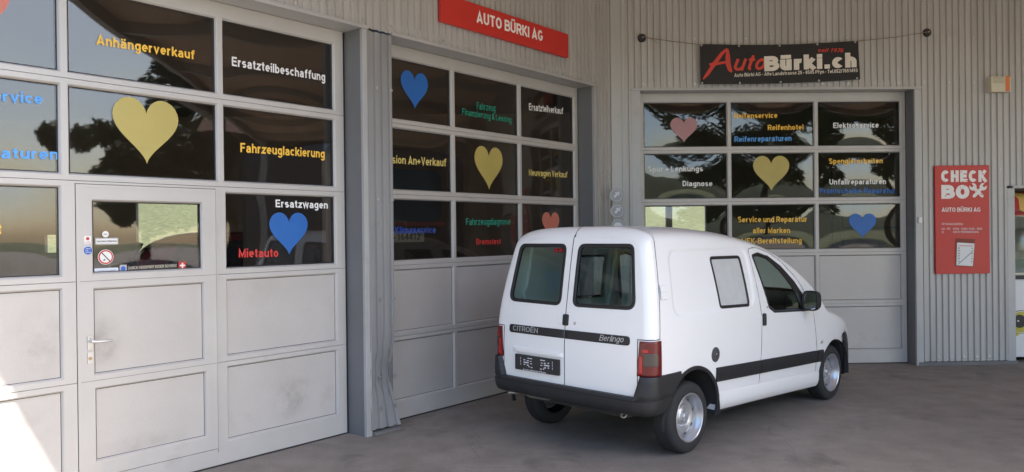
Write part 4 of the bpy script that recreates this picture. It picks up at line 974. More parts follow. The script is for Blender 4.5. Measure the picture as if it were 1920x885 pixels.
def mirror(rows): return [[(p[0],-p[1],p[2]) for p in r] for r in rows]
def finish_shell(rows, rear):
    bm = bmesh.new(); add_grid(bm, rows); add_grid(bm, mirror(rows), True)
    if rear:
        rf = rear_fill(rows[0]); add_grid(bm, rf, True); add_grid(bm, mirror(rf))
    bmesh.ops.remove_doubles(bm, verts=bm.verts[:], dist=2e-4)
    bmesh.ops.dissolve_degenerate(bm, edges=bm.edges[:], dist=1e-5)
    bmesh.ops.recalc_face_normals(bm, faces=bm.faces[:])
    # make sure normals look outwards
    s = sum(1 if f.normal.y*f.calc_center_median().y > 0 else -1 for f in bm.faces if abs(f.normal.y) > .8)
    if s < 0: bmesh.ops.reverse_faces(bm, faces=bm.faces[:])
    return bm
bm = finish_shell(rows, True)
BV = BVHTree.FromBMesh(bm)
def side_pt(x, z, h=0., sg=-1):
    r = BV.ray_cast(Vector((x, sg*2., z)), Vector((0,-sg,0)))
    if r[0] is None: return Vector((x, sg*.8, z))
    n = r[1]; n = n if n.y*sg > 0 else -n
    return r[0]+n*h
def rear_pt(y, z, h=0., sg=0):
    r = BV.ray_cast(Vector((-2, y, z)), Vector((1,0,0)))
    n = r[1]; n = n if n.x < 0 else -n
    return r[0]+n*h
def corner_pt(a, z, h=0., sg=-1):
    """ray towards a vertical axis near the rear corner; a=0 looks at the rear, 90 at the side"""
    c = Vector((-.30, sg*.55, z)); d = Vector((-cos(radians(a)), sg*sin(radians(a)), 0))
    r = BV.ray_cast(c+d*2, -d); n = r[1]; n = n if n.dot(d) > 0 else -n
    return r[0]+n*h
def top_pt(x, y, h=0., sg=0):
    r = BV.ray_cast(Vector((x, y, 3)), Vector((0,0,-1))); n = r[1]; n = n if n.z > 0 else -n
    return r[0]+n*h
def inset(P, d):
    """inset a closed outline by d (towards its inside)"""
    N = len(P); A = sum(P[i-1][0]*P[i][1]-P[i][0]*P[i-1][1] for i in range(N)); sg = 1 if A > 0 else -1; out = []
    for i in range(N):
        p = Vector(P[i]); a = p-Vector(P[i-1]); b = Vector(P[(i+1)%N])-p
        if a.length < 1e-7 or b.length < 1e-7: n = (Vector(P[(i+1)%N])-Vector(P[i-2]))
        else: n = a.normalized()+b.normalized()
        n.normalize(); n = Vector((-n.y, n.x))*sg
        cc = max(.35, abs(n.dot(Vector((-a.y,a.x)).normalized()))) if a.length > 1e-7 else 1
        q = p+n*(d/cc); out.append((q.x, q.y))
    return out
def dense(P, step=.03):
    out = []
    for i in range(len(P)):
        a = Vector(P[i]); b = Vector(P[(i+1)%len(P)]); n = max(1, int((b-a).length/step))
        out += [tuple(a+(b-a)*k/n) for k in range(n)]
    return out
def patch(P, fn, h, mb=None, m=0, ch=.004, base=-.004, sg=-1):
    """raised plate following the body: chamfered edge, rings to the centre"""
    mb = mb or MB(); P = dense(P); c = Vector((sum(p[0] for p in P)/len(P), sum(p[1] for p in P)/len(P)))
    Q = inset(P, ch); rows = [[fn(*p, base, sg) for p in P],[fn(*p, h-ch*.6, sg) for p in P],[fn(*p, h, sg) for p in Q]]
    for k in (.85,.65,.4,.15,.01): rows.append([fn(c.x+(q[0]-c.x)*k, c.y+(q[1]-c.y)*k, h, sg) for q in Q])
    mb.grid(rows, m, True); mb.poly(rows[-1], m); return mb
def ringstrip(P, w, fn, h, sg=-1, base=-.02, mb=None, m=0):
    """raised frame (gasket) of width w along the outline"""
    mb = mb or MB(); P = dense(P); prof = [(0,-.003),(.002,h*.7),(w*.25,h),(w*.75,h*.9),(w,h*.2),(w,base)]
    mb.grid([[fn(*q, hh, sg) for q in inset(P, i)] for i, hh in prof], m, True); return mb
def vsurf(mb, name, mats, par, smooth=50): return obj(name, mb, mats, par, smooth=smooth, off=(0,0,0))

def inpoly(x, y, P):
    c = False
    for i in range(len(P)):
        x0,y0 = P[i-1]; x1,y1 = P[i]
        if (y0 > y) != (y1 > y) and x < (x1-x0)*(y-y0)/(y1-y0)+x0: c = not c
    return c
AX = {'side': (Vector((1,0,0)),Vector((0,0,1))), 'rear': (Vector((0,1,0)),Vector((0,0,1))), 'top': (Vector((1,0,0)),Vector((0,1,0)))}
def sel(kind, sg):
    if kind == 'side': return lambda f,c: c.y*sg > .4 and abs(f.normal.y) > .25
    if kind == 'rear': return lambda f,c: c.x < -.3 and f.normal.x < -.4
    return lambda f,c: c.z > .9 and f.normal.z > .15 and c.x > 1.0
def cut(bm, kind, P, sg=-1, closed=True):
    """cut the shell along the outline P (2D in the projection plane), return faces inside"""
    ea, eb = AX[kind]; ok = sel(kind, sg); bm.normal_update()
    N = len(P)
    for i in range(N if closed else N-1):
        a = Vector(P[i]); b = Vector(P[(i+1)%N]); d = b-a
        if d.length < 1e-6: continue
        n = Vector((-d.y, d.x)).normalized(); lo = (min(a.x,b.x)-.02, min(a.y,b.y)-.02); hi = (max(a.x,b.x)+.02, max(a.y,b.y)+.02)
        fs = []
        for f in bm.faces:
            c = f.calc_center_median(); u, v = c.dot(ea), c.dot(eb)
            if lo[0] < u < hi[0] and lo[1] < v < hi[1] and ok(f, c): fs.append(f)
        if not fs: continue
        g = list({e for f in fs for e in f.edges})+list({v for f in fs for v in f.verts})+fs
        bmesh.ops.bisect_plane(bm, geom=g, dist=1e-5, plane_co=ea*a.x+eb*a.y, plane_no=ea*n.x+eb*n.y)
    out = []; bm.normal_update()
    for f in bm.faces:
        c = f.calc_center_median()
        if ok(f, c) and inpoly(c.dot(ea), c.dot(eb), P): out.append(f)
    return out
def mat_part(bm, faces, name, parent, mats, edge=.004):
    """take the faces out of the shell as a part of their own; both edges roll inwards to form the shut line"""
    dup = bmesh.new(); mp = {}
    for f in faces:
        for v in f.verts:
            if v not in mp: mp[v] = dup.verts.new(v.co)
    for f in faces:
        nf = dup.faces.new([mp[v] for v in f.verts]); nf.smooth = True
    bmesh.ops.delete(bm, geom=faces, context='FACES')
    return dup
def roll(bm, dist=.0028, depth=.010, only=None):
    """turn the open border inwards a little"""
    bmesh.ops.recalc_face_normals(bm, faces=bm.faces[:]) if False else None
    bm.normal_update()
    be = [e for e in bm.edges if len(e.link_faces) == 1 and (only is None or only((e.verts[0].co+e.verts[1].co)/2))]
    r = bmesh.ops.extrude_edge_only(bm, edges=be); nv = [v for v in r['geom'] if isinstance(v, bmesh.types.BMVert)]
    ns = {}
    for e in be:
        f = e.link_faces[0]
        for v in e.verts: ns.setdefault(v, []).append(f.normal.copy())
    old = {}
    for v in nv:
        for e in v.link_edges:
            o = e.other_vert(v)
            if o in ns: old[v] = o
    for v in nv:
        if v in old:
            n = sum(ns[old[v]], Vector())
            if n.length > 0: v.co = v.co - n.normalized()*depth
def to_obj(bm, name, mats, parent, ang=50):
    me = bpy.data.meshes.new(name)
    for f in bm.faces: f.smooth = True
    bm.normal_update()
    for e in bm.edges: e.smooth = len(e.link_faces) == 2 and e.calc_face_angle(0) < radians(ang)
    bm.to_mesh(me); bm.free(); me.materials.append(mats)
    o = link(name, me, parent); OFF[o.name] = Vector((0,0,0)); return o

# --- outlines (van coordinates, metres)
WREAR_R = [(-.060,1.175),(-.062,1.692),(-.622,1.692),(-.695,1.182)]
WREAR = {sg: rpoly([(sg*abs(y),z) for y,z in WREAR_R], [.07,.07,.075,.08]) for sg in (-1,1)}
WCARGO = rpoly([(.430,1.128),(.935,1.112),(.905,1.565),(.395,1.570)], .05)
WDOOR = rpoly([(1.095,1.565),(1.255,1.072),(1.36,1.022),(2.06,.985),(2.10,1.005),(1.83,1.285),(1.60,1.445),(1.40,1.545),(1.22,1.585)], [.03,.06,.06,.02,.02,.10,.10,.10,.06])
DOOR = rpoly([(1.085,.395),(2.262,.345),(2.262,.575),(2.175,.965),(2.16,1.025),(1.88,1.32),(1.64,1.483),(1.42,1.583),(1.22,1.628),(1.055,1.622),(1.115,.98)], [.02,.03,.03,.05,.05,.2,.1,.1,.08,.05,.2])
WIND = rpoly([(1.66,-.56),(2.40,-.64),(2.40,.64),(1.66,.56)], .06)
def circ_arc(cx, cz, r, n=30): return circ(cx, cz, r, n)
# --- wheel arches first
for sg in (-1,1):
    for cx, cz, r in ((0,.300,.392),(2.693,.290,.345)):
        bmesh.ops.delete(bm, geom=cut(bm,'side',circ(cx,cz,r,48),sg), context='FACES')
bmesh.ops.delete(bm, geom=[f for f in bm.faces if f.calc_center_median().x < .1 and f.calc_center_median().z < .40], context='FACES')
bmesh.ops.delete(bm, geom=[f for f in bm.faces if .1 < f.calc_center_median().x < 2.42 and f.calc_center_median().z < .325-.04*f.calc_center_median().x], context='FACES')
# --- rear doors
doors = {}
for sg in (-1,1):
    # seam along the centre, wrap to the corner above the lights
    pl_ = (Vector((0,0,0)),Vector((0,1,0)))
    if sg == -1:
        fs = [f for f in bm.faces if abs(f.calc_center_median().y) < .05 and f.calc_center_median().x < -.2]
        g = list({e for f in fs for e in f.edges})+list({v for f in fs for v in f.verts})+fs
        bmesh.ops.bisect_plane(bm, geom=g, dist=1e-5, plane_co=Vector((0,0,0)), plane_no=Vector((0,1,0)))
    fs = [f for f in bm.faces if f.calc_center_median().y*sg > .6 and f.calc_center_median().y*sg < .8 and f.calc_center_median().x < -.3 and f.calc_center_median().z < 1.0]
    g = list({e for f in fs for e in f.edges})+list({v for f in fs for v in f.verts})+fs
    bmesh.ops.bisect_plane(bm, geom=g, dist=1e-5, plane_co=Vector((0,sg*.725,0)), plane_no=Vector((0,1,0)))
    fs = [f for f in bm.faces if f.calc_center_median().y*sg > .3 and abs(f.calc_center_median().z-.968) < .05 and f.calc_center_median().x < -.3]
    g = list({e for f in fs for e in f.edges})+list({v for f in fs for v in f.verts})+fs
    bmesh.ops.bisect_plane(bm, geom=g, dist=1e-5, plane_co=Vector((0,0,.968)), plane_no=Vector((0,0,1)))
for sg in (-1,1):
    F = []
    for f in bm.faces:
        c = f.calc_center_median()
        if c.y*sg <= 0 or c.z < .50: continue
        off = c.x-cub(Xr, c.z)
        if (c.z > .968 and off < .112 and c.z < 1.832) or (c.z <= .968 and abs(c.y) < .725 and off < .08): F.append(f)
    doors[sg] = mat_part(bm, F, 'rear_door', van, WPAINT)
# --- side windows, doors, windscreen out of the shell
fd = {}
for sg in (-1,1):
    bmesh.ops.delete(bm, geom=cut(bm,'side',inset(WCARGO,.012),sg), context='FACES')
    fd[sg] = mat_part(bm, cut(bm,'side',DOOR,sg), 'front_door', van, WPAINT)
    bmesh.ops.delete(fd[sg], geom=cut(fd[sg],'side',inset(WDOOR,.010),sg), context='FACES')
bmesh.ops.delete(bm, geom=cut(bm,'top',inset(WIND,.012)), context='FACES')
for sg in (-1,1):
    bmesh.ops.delete(doors[sg], geom=cut(doors[sg],'rear',inset(WREAR[sg],.012)), context='FACES')
def shrink(b, g=.0022):
    """pull the open border slightly back so that a shut line shows"""
    b.normal_update(); mv = {}
    for e in b.edges:
        if len(e.link_faces) == 1:
            f = e.link_faces[0]; t = (e.verts[1].co-e.verts[0].co).normalized(); n = f.normal.cross(t)
            if n.dot(f.calc_center_median()-e.verts[0].co) < 0: n = -n
            for v in e.verts: mv.setdefault(v, []).append(n)
    for v, l in mv.items():
        n = sum(l, Vector())
        if n.length > .2: v.co += n.normalized()*g
for b in list(doors.values())+list(fd.values())+[bm]:
    shrink(b, .0042); roll(b)
# sill strip crease: the lower skirt panel line on both sides
body = to_obj(bm, 'body', WPAINT, van)
rd_ = {}; fd_ = {}
for sg in (-1,1):
    rd_[sg] = to_obj(doors[sg], 'rear_door', WPAINT, van); fd_[sg] = to_obj(fd[sg], 'front_door', WPAINT, van)
# black shut-line backing under the seams
def seam(P3, r=.0075): mb = MB(); mb.tube(P3, r, 6); vsurf(mb, 'door_gap', GASK, van)
seam([rear_pt(0.0, .5+1.31*k/40, -.008) for k in range(41)])
for sg in (-1,1):
    P = [(cub(Xr,z)+.112, z) for z in [.972+.02*k for k in range(38)]]
    seam([side_pt(x,z,-.008,sg) for x,z in P]); seam([side_pt(x,z,-.008,sg) for x,z in dense(DOOR,.02)+[DOOR[0]]])
    seam([rear_pt(sg*.725,.50+.012*k,-.008) for k in range(39)])
# --- inner shell (lining) with the same openings
rows_i = build_shell(.035, x_to=1.12, rec=False, zb=.45); rows_i = rows_i[13:]
bi = bmesh.new(); add_grid(bi, rows_i); add_grid(bi, mirror(rows_i), True); bmesh.ops.remove_doubles(bi, verts=bi.verts[:], dist=1e-4)
for sg in (-1,1):
    bmesh.ops.delete(bi, geom=cut(bi,'side',inset(WCARGO,-.005),sg), context='FACES')
    bmesh.ops.delete(bi, geom=cut(bi,'side',circ(0,.300,.56,40),sg), context='FACES')
to_obj(bi, 'inner_lining', LINER, van)
mb = MB()
for sg in (-1,1):      # ribs of the bare cargo area
    for x in (-.25,.32,1.0):
        pts = [p for p in [(x, z) for z in [.80+.05*k for k in range(19)]]]
        mb.tube([side_pt(x,z,-.05,sg) for x,z in pts], .022, 8)
mb.box(-.52,1.15,-.53,.53,.50,.53); mb.box(1.12,1.15,-.72,.72,.53,1.15)
vsurf(mb, 'cargo_floor', LINER, van)
mb = MB()
for sg in (-1,1):
    mb.box(1.25,1.75,sg*.40-.25,sg*.40+.25,.50,.78); mb.box(1.18,1.32,sg*.40-.24,sg*.40+.24,.78,1.30); mb.box(1.17,1.27,sg*.40-.13,sg*.40+.13,1.32,1.52)
obj('seats', mb, M('seat_cloth',(.05,.055,.06),.9), van, off=(0,0,0), bevel=.04)
mb = MB(); mb.box(2.05,2.5,-.72,.72,.6,.99); obj('dashboard', mb, DARKIN, van, off=(0,0,0), bevel=.05)
mb = MB(); c = Vector((1.93,.38,1.0)); mb.tube([c+Vector((.08*sin(a)*.6, .18*cos(a), .18*sin(a))) for a in [2*pi*k/28 for k in range(29)]], .014, 8); obj('steering_wheel', mb, BLACK, van, off=(0,0,0), smooth=50)
# --- glazing with black gaskets
for sg in (-1,1):
    w = vsurf(patch(inset(WREAR[sg],.006), rear_pt, -.004, ch=.002, base=-.009), 'window', VGL, rd_[sg])
    vsurf(ringstrip(WREAR[sg], .030, rear_pt, .006, sg), 'gasket', GASK, rd_[sg])
    if sg == -1:
        w = vsurf(patch(inset(WCARGO,.006), side_pt, -.003, ch=.002, base=-.008, sg=sg), 'blanked_window', M('painted_blank',(.50,.51,.50),.45,var=.06,vscale=14,bump=.1,bscale=60), van)
    else:
        w = vsurf(patch(inset(WCARGO,.006), side_pt, -.003, ch=.002, base=-.008, sg=sg), 'window', VGL, van)
    vsurf(ringstrip(WCARGO, .027, side_pt, .006, sg), 'gasket', GASK, van)
    vsurf(patch(inset(WDOOR,.005), side_pt, -.004, ch=.002, base=-.009, sg=sg), 'window', VGL, fd_[sg])
    vsurf(ringstrip(WDOOR, .026, side_pt, .005, sg), 'gasket', GASK, fd_[sg])
    # black corner triangle and wide frame along the screen pillar
    P = rpoly([(2.105,.998),(1.82,1.290),(1.60,1.445),(1.40,1.543),(1.36,1.525),(1.56,1.42),(1.76,1.26),(1.93,1.035),(1.94,.985)], .012)
    q = MB(); Lp = [(1.38,1.552),(1.60,1.447),(1.82,1.290),(1.97,1.14),(2.105,.998)]; Ls = [(1.36,1.520),(1.555,1.410),(1.74,1.255),(1.85,1.115),(1.93,.99)]
    def fine(L, n=10): return [tuple(Vector(L[i])*(1-k/n)+Vector(L[i+1])*(k/n)) for i in range(len(L)-1) for k in range(n)]+[L[-1]]
    A, B_ = fine(Lp), fine(Ls); q.grid([[side_pt(*p,h,sg) for p in LL] for LL,h in ((A,-.006),(A,.005),(B_,.005),(B_,-.006))])
    vsurf(q, 'mirror_triangle', GASK, fd_[sg])
vsurf(patch(inset(WIND,.006), top_pt, -.003, ch=.002, base=-.008), 'windscreen', VGL, van)
vsurf(ringstrip(WIND, .035, top_pt, .004, 0), 'windscreen_gasket', GASK, van)
# third brake light behind the left rear window
mb = MB(); mb.box(-.445,-.40,.075,.235,1.615,1.655); mb.box(-.458,-.445,.08,.115,1.62,1.65,1); mb.box(-.458,-.445,.14,.17,1.62,1.65,1); mb.box(-.458,-.445,.195,.23,1.62,1.65,1)
obj('brake_light', mb, [M('lens_deep_red',(.25,.01,.01),.3,coat=.5), M('lens_bright_red',(.70,.03,.03),.2,coat=.5)], rd_[1], off=(0,0,0))
# --- dark strips on the rear doors with the maker's lettering
for sg in (-1,1):
    P = rpoly([(sg*.006,.914),(sg*.006,.985),(sg*.655,.985),(sg*.655,.914)], [.004,.004,.03,.03])
    vsurf(patch(P, rear_pt, .006, ch=.003), 'badge_strip', TRIM, rd_[sg])
def on_rear(y_, z, t): p = rear_pt(-y_, z, .0065+t); return p
lettering('CITROËN',(-.605,.932),(-.300,.932),.043,0,M('badge_silver',(.45,.46,.47),.35,.5),rd_[1],.012,fn=on_rear,space=1.08)
lettering('Berlingo',(.365,.930),(.595,.936),.046,0,MATS['badge_silver'],rd_[-1],.0,.30,fn=on_rear,name='lettering')
# handles, lock and hinges
vsurf(patch(rpoly([(-.036,1.020),(-.036,1.112),(.024,1.112),(.024,1.020)],.014), rear_pt, .012, ch=.006), 'door_handle', TRIM, rd_[-1])
vsurf(patch(rpoly([(.032,1.030),(.032,1.105),(.085,1.105),(.085,1.030)],.012), rear_pt, -.003, ch=.006, base=-.012) if False else patch(rpoly([(.034,1.030),(.034,1.108),(.084,1.108),(.084,1.030)],.014), rear_pt, .0035, ch=.0035), 'handle_recess', WPAINT, rd_[1])
vsurf(patch(circ(-.105,1.045,.013,16), rear_pt, .004, ch=.002), 'lock', STEEL, rd_[-1])
for sg in (-1,1):
    for z in (1.315,):
        q = MB(); rowsq = [[corner_pt(a, zz, h, sg) for a in (66,70,75,80,84)] for zz,h in ((z-.055,-.002),(z-.053,.012),(z-.002,.013),(z,.010),(z+.002,.013),(z+.053,.012),(z+.055,-.002))]; q.grid(rowsq); vsurf(q, 'hinge', WPAINT, rd_[sg])
    q = MB(); q.grid([[corner_pt(a, zz, h, sg) for a in (60,64,68,72)] for zz,h in ((.57,-.002),(.572,.012),(.62,.012),(.622,-.002))]); vsurf(q, 'hinge', WPAINT, rd_[sg])
# number plate recess brow, plate holder
vsurf(patch(rpoly([(.012,.748),(.012,.80),(.60,.80),(.60,.748)],[.01,.035,.035,.01]), rear_pt, .014, ch=.012), 'plate_brow', WPAINT, rd_[1])
def plate_pt(y, z, h=0, sg=0): return Vector((-.606-h, y, z))
q = MB(); slab = rpoly([(.045,.603),(.045,.735),(.555,.735),(.555,.603)], .006); f0 = [Vector((-.622,y,z)) for y,z in slab]; f1 = [Vector((-.596,y,z)) for y,z in slab]
q.poly(f0); q.poly(f1[::-1])
for i in range(len(slab)): q.quad(f0[i],f1[i],f1[(i+1)%len(slab)],f0[(i+1)%len(slab)])
ph = obj('plate_holder', q, M('holder_black',(.022,.022,.024),.35,bump=.05,bscale=80), rd_[1], off=(0,0,0))
q = MB(); rnd = random.Random(11)
for side in (0,1):
    for (y0_,z0_,w_,h_) in ((.375,.712,.055,.007),(.44,.694,.018,.009),(.40,.69,.022,.008),(.365,.688,.018,.007),(.42,.673,.06,.010),(.36,.668,.02,.007),(.44,.655,.016,.008),(.40,.652,.024,.008),(.385,.640,.014,.007),(.355,.637,.022,.007),(.485,.705,.004,.018),(.485,.68,.004,.018),(.485,.655,.004,.018)):
        y = y0_ if not side else .60-y0_
        q.box(-.6235,-.6225,y-w_/2,y+w_/2,z0_-h_/2,z0_+h_/2)
obj('holder_slots', q, M('slot_white',(.70,.70,.72),.5), ph, off=(0,0,0))
lettering('Auto Bürki Pfyn',(-.46,.606),(-.19,.606),.011,0,MATS['slot_white'],ph,.02,fn=lambda s,z,t: Vector((-.6225-t,-s,z)))
# --- rear lights
LRED = M('lens_red',(.12,.007,.007),.28,coat=.2); LBR = M('lens_brightred',(.45,.02,.018),.25,coat=.3); LSM = M('lens_smoke',(.06,.048,.04),.25,coat=.2)
for sg in (-1,1):
    def lamp(a0, a1, z0, z1, h, nm, mt, par, sk=0):
        q = MB(); n, k = 16, 14; rowsq = []
        zz_ = [(z0,-.006),(z0,h-.004),(z0+.004,h)]+[(z0+(z1-z0)*i/k, h) for i in range(1,k)]+[(z1-.004,h),(z1,h-.004),(z1,-.006)]
        for z,hh in zz_:
            f = (z-z0)/(z1-z0); al = a0+sk*(1-f)*0+sk*f; cols = [(al,-.006),(al,hh-.004)]+[(al+(a1-al)*j/n,hh) for j in range(n+1)]+[(a1,hh-.004),(a1,-.006)]
            rowsq.append([corner_pt(a, z, min(hh,e), sg) for a,e in cols])
        q.grid(rowsq); return vsurf(q, nm, mt, par)
    tl = lamp(31, 61, .695, .958, .010, 'taillight', LRED, van, 4)
    lamp(39.5, 55, .770, .868, .0125, 'reverse_lens', LSM, tl)
    lamp(38.5, 44, .873, .900, .0125, 'brake_lens', LBR, tl)
    lamp(34, 38, .710, .85, .0125, 'side_reflector', LBR, tl, 1)
# --- rear bumper, wrapping round to the arches
def bump_path(sg, n=60):
    """outer skin stations: list of (kind, value)"""
q = MB(); cols = []
ZB = [.395,.405,.43,.465,.505,.512,.520,.528,.560,.60,.64,.68,.692,.695]
def bump_h(z): return {.395:.0,.405:.014,.43:.024,.465:.028,.505:.028,.512:.020,.520:.020,.528:.026,.560:.025,.60:.023,.64:.021,.68:.018,.692:.012,.695:-.004}[z]
angs = [('s',x) for x in (0,.2,.4,.6,.8,1.0)]+[('c',a) for a in range(74,24,-4)]+[('r',y) for y in (.68,.60,.5,.4,.3,.2,.1,0)]
full = [(-1,k,v) for k,v in angs]+[(1,k,v) for k,v in angs[::-1][1:]]
for sg,k,v in full:
    col = []
    for z in ZB:
        zz = z
        if k == 'r' or (k == 'c' and v < 34):
            f = 1 if k == 'r' else (34-v)/8; f = min(1, f)
            lim = .695-(.695-.533)*f
            zz = z if z <= .505 else .505+(z-.505)/(.695-.505)*(lim-.505)
        zs_ = max(zz, .36)
        if k == 's':
            dz = zz-.300; xe = -sqrt(max(.0001, .388**2-dz*dz)); xe = min(xe, -.20)
            p = side_pt(xe+( -.45-xe)*v, zs_, 0, sg); n = Vector((0,sg,0))
        elif k == 'c':
            p = corner_pt(v, zs_, 0, sg); n = Vector((-cos(radians(v)), sg*sin(radians(v)), 0))
        else:
            p = rear_pt(sg*v, zs_, 0); n = Vector((-1,0,0))
        p = Vector((p.x,p.y,zz))
        ex = bump_h(z)+ (.026 if k=='r' else .0) + (.026*max(0,(74-v)/44)**1.5 if k=='c' else 0)
        if k == 's': ex = ex*.75
        col.append(p+n*ex)
    cols.append([col[0]-n*.10]+col+[col[-1]-n*.03])
q.grid(cols); vsurf(q, 'rear_bumper', TRIM, van, 40)
# front bumper (corner visible past the front wheel)
q = MB(); cols = []
for sg in (-1,1):
    pass
fp = [(2.985,-.805),(3.05,-.800),(3.16,-.775),(3.28,-.71),(3.38,-.60),(3.46,-.42),(3.49,-.2),(3.50,0)]
fp = fp+[(x,-y) for x,y in fp[::-1][1:]]
for i,(x,y) in enumerate(fp):
    k = .02*(1 if abs(y) > .01 else 1); o = Vector((x-2.6,y*1.0,0)).normalized()
    xa = 0
    col = [Vector((x,y,0))-o*.06+Vector((0,0,.23))]
    for z,h in ((.23,.0),(.26,.010),(.40,.018),(.55,.014),(.64,.004),(.68,-.012)):
        xx = x
        if abs(y) > .803 : xx = max(x, 2.693+sqrt(max(0,.343**2-(z-.29)**2))*.9)
        col.append(Vector((xx,y,z))+o*h)
    col.append(Vector((x,y,.68))-o*.10); cols.append(col)
q.grid(cols); vsurf(q, 'front_bumper', TRIM, van, 40)
for sg in (-1,1):
    q = MB(); rowsq = []
    for z in (.64,.68,.72,.76,.79):
        rowsq.append([Vector((3.06+.22*t-(z-.66)*.55*t, sg*(.79-.15*t*t-.10*(z-.66)), z-.02*t)) for t in (0,.25,.5,.75,1.0)])
    q.grid(rowsq); q.grid([[p-Vector((.03,sg*.06,0)) for p in r] for r in rowsq]); vsurf(q, 'headlight', M('headlamp_clear',(.60,.62,.63),.08,.3,coat=1), van)
q = MB(); q.box(3.10,3.26,-.62,.62,.3,.70); q.box(3.2,3.40,-.5,.5,.4,.62); obj('front_panel', q, WPAINT, van, off=(0,0,0), bevel=.03)
# --- side mouldings, sill line, small things on the flanks
def zl(a, x): return a-.0400*x
for sg in (-1,1):
    for x0,x1,par,nm in ((.330,1.085,van,'side_moulding'),(1.091,2.256,fd_[sg],'side_moulding'),(2.268,2.40,van,'side_moulding')):
        q = MB(); n = 24; xs = [x0+(x1-x0)*i/n for i in range(n+1)]; sec = [(0,-.004),(0,.008),(.012,.014),(.5,.015),(.90,.014),(1,.008),(1,-.004)]
        cols = []
        for x in xs:
            xa = x
            if x0 > 2.26: pass
            col = []
            for f,h in sec:
                z = zl(.546,x)+(zl(.664,x)-zl(.546,x))*f; xx = x
                if x0 < .4: xx = max(x, sqrt(max(0,.388**2-(z-.30)**2)) if abs(z-.3) < .388 else x)
                if x1 > 2.3: xx = min(x, 2.693-sqrt(max(0,.343**2-(z-.29)**2)))
                col.append(side_pt(xx,z,h,sg))
            cols.append(col)
        cols = [[p+Vector((0,-sg*.010,0)) for p in cols[0]]]+cols+[[p+Vector((0,-sg*.010,0)) for p in cols[-1]]]
        q.grid(cols); vsurf(q, nm, TRIM, par, 40)
    # skirt under the doors
    q = MB(); n = 40; cols = []
    for i in range(n+1):
        x = .395+(2.335-.395)*i/n; col = []
        for z,h in ((zl(.450,x),-.003),(zl(.447,x),.004),(zl(.43,x),.010),(zl(.36,x),.016),(zl(.32,x),.008),(zl(.295,x),-.01),(zl(.30,x),-.10)):
            p = side_pt(x,max(z,.245),h,sg); col.append(Vector((p.x,p.y,z)))
        cols.append(col)
    q.grid(cols); q.poly(cols[0]); q.poly(cols[-1][::-1]); vsurf(q, 'sill_skirt', WPAINT, van, 40)
    q = MB(); 
    vsurf(patch(rpoly([(1.125,.925),(1.125,1.035),(1.172,1.035),(1.172,.925)],.016), side_pt, .022, ch=.010, sg=sg), 'door_handle', TRIM, fd_[sg])
    vsurf(patch(circ(1.225,1.085,.012,14), side_pt, .004, ch=.002, sg=sg), 'lock', STEEL, fd_[sg])
    vsurf(patch(circ(2.36,.648,.022,18,.017), side_pt, .010, ch=.006, sg=sg), 'indicator', M('indicator_lens',(.45,.42,.38),.15,coat=.8), van)
q = patch(circ(.316,.762,.062,30), side_pt, .006, ch=.004); q2 = patch(circ(.316,.762,.046,30), side_pt, .010, mb=q, ch=.004)
vsurf(q, 'fuel_cap', M('fuel_cap_grey',(.055,.058,.065),.45), van)
vsurf(patch(circ(.318,.768,.008,12), side_pt, .013, ch=.002), 'fuel_cap_lock', STEEL, van)
# roof drip line and aerial base
# door mirror
for sg in (-1,1):
    F_ = lambda x,y,z: Vector((x, sg*y, z))
    q = MB(); n = 28; rowsq = []
    cx,cy,cz_ = 1.965,.935,1.10
    for dx,k in ((-.055,.86),(-.058,.96),(-.05,1.0),(.0,.98),(.05,.86),(.085,.62),(.10,.25),(.102,.02)):
        r_ = []
        for j in range(n):
            a = 2*pi*j/n; ca,sa = cos(a),sin(a); ex = .078*k*math.copysign(abs(ca)**.55,ca); ez = .098*k*math.copysign(abs(sa)**.55,sa)
            r_.append(F_(cx+dx-.10*(ex)*.3, cy+ex, cz_+ez))
        rowsq.append(r_)
    q.grid(rowsq, 0, True); q.poly(rowsq[-1]); 
    q.tube([F_(2.02,.80,1.035),F_(2.0,.90,1.06)],[.05,.045],12)
    mh = vsurf(q, 'wing_mirror', TRIM, van, 50)
    q = MB(); P_ = [F_(cx-.052-.03*(.105*.86*math.copysign(abs(cos(a))**.55,cos(a))), cy+.064*math.copysign(abs(cos(a))**.55,cos(a)), cz_+.082*math.copysign(abs(sin(a))**.55,sin(a))) for a in [2*pi*j/n for j in range(n)]]
    q.poly(P_); obj('mirror_glass', q, M('mirror_silver',(.75,.80,.85),.02,1.), mh, off=(0,0,0))
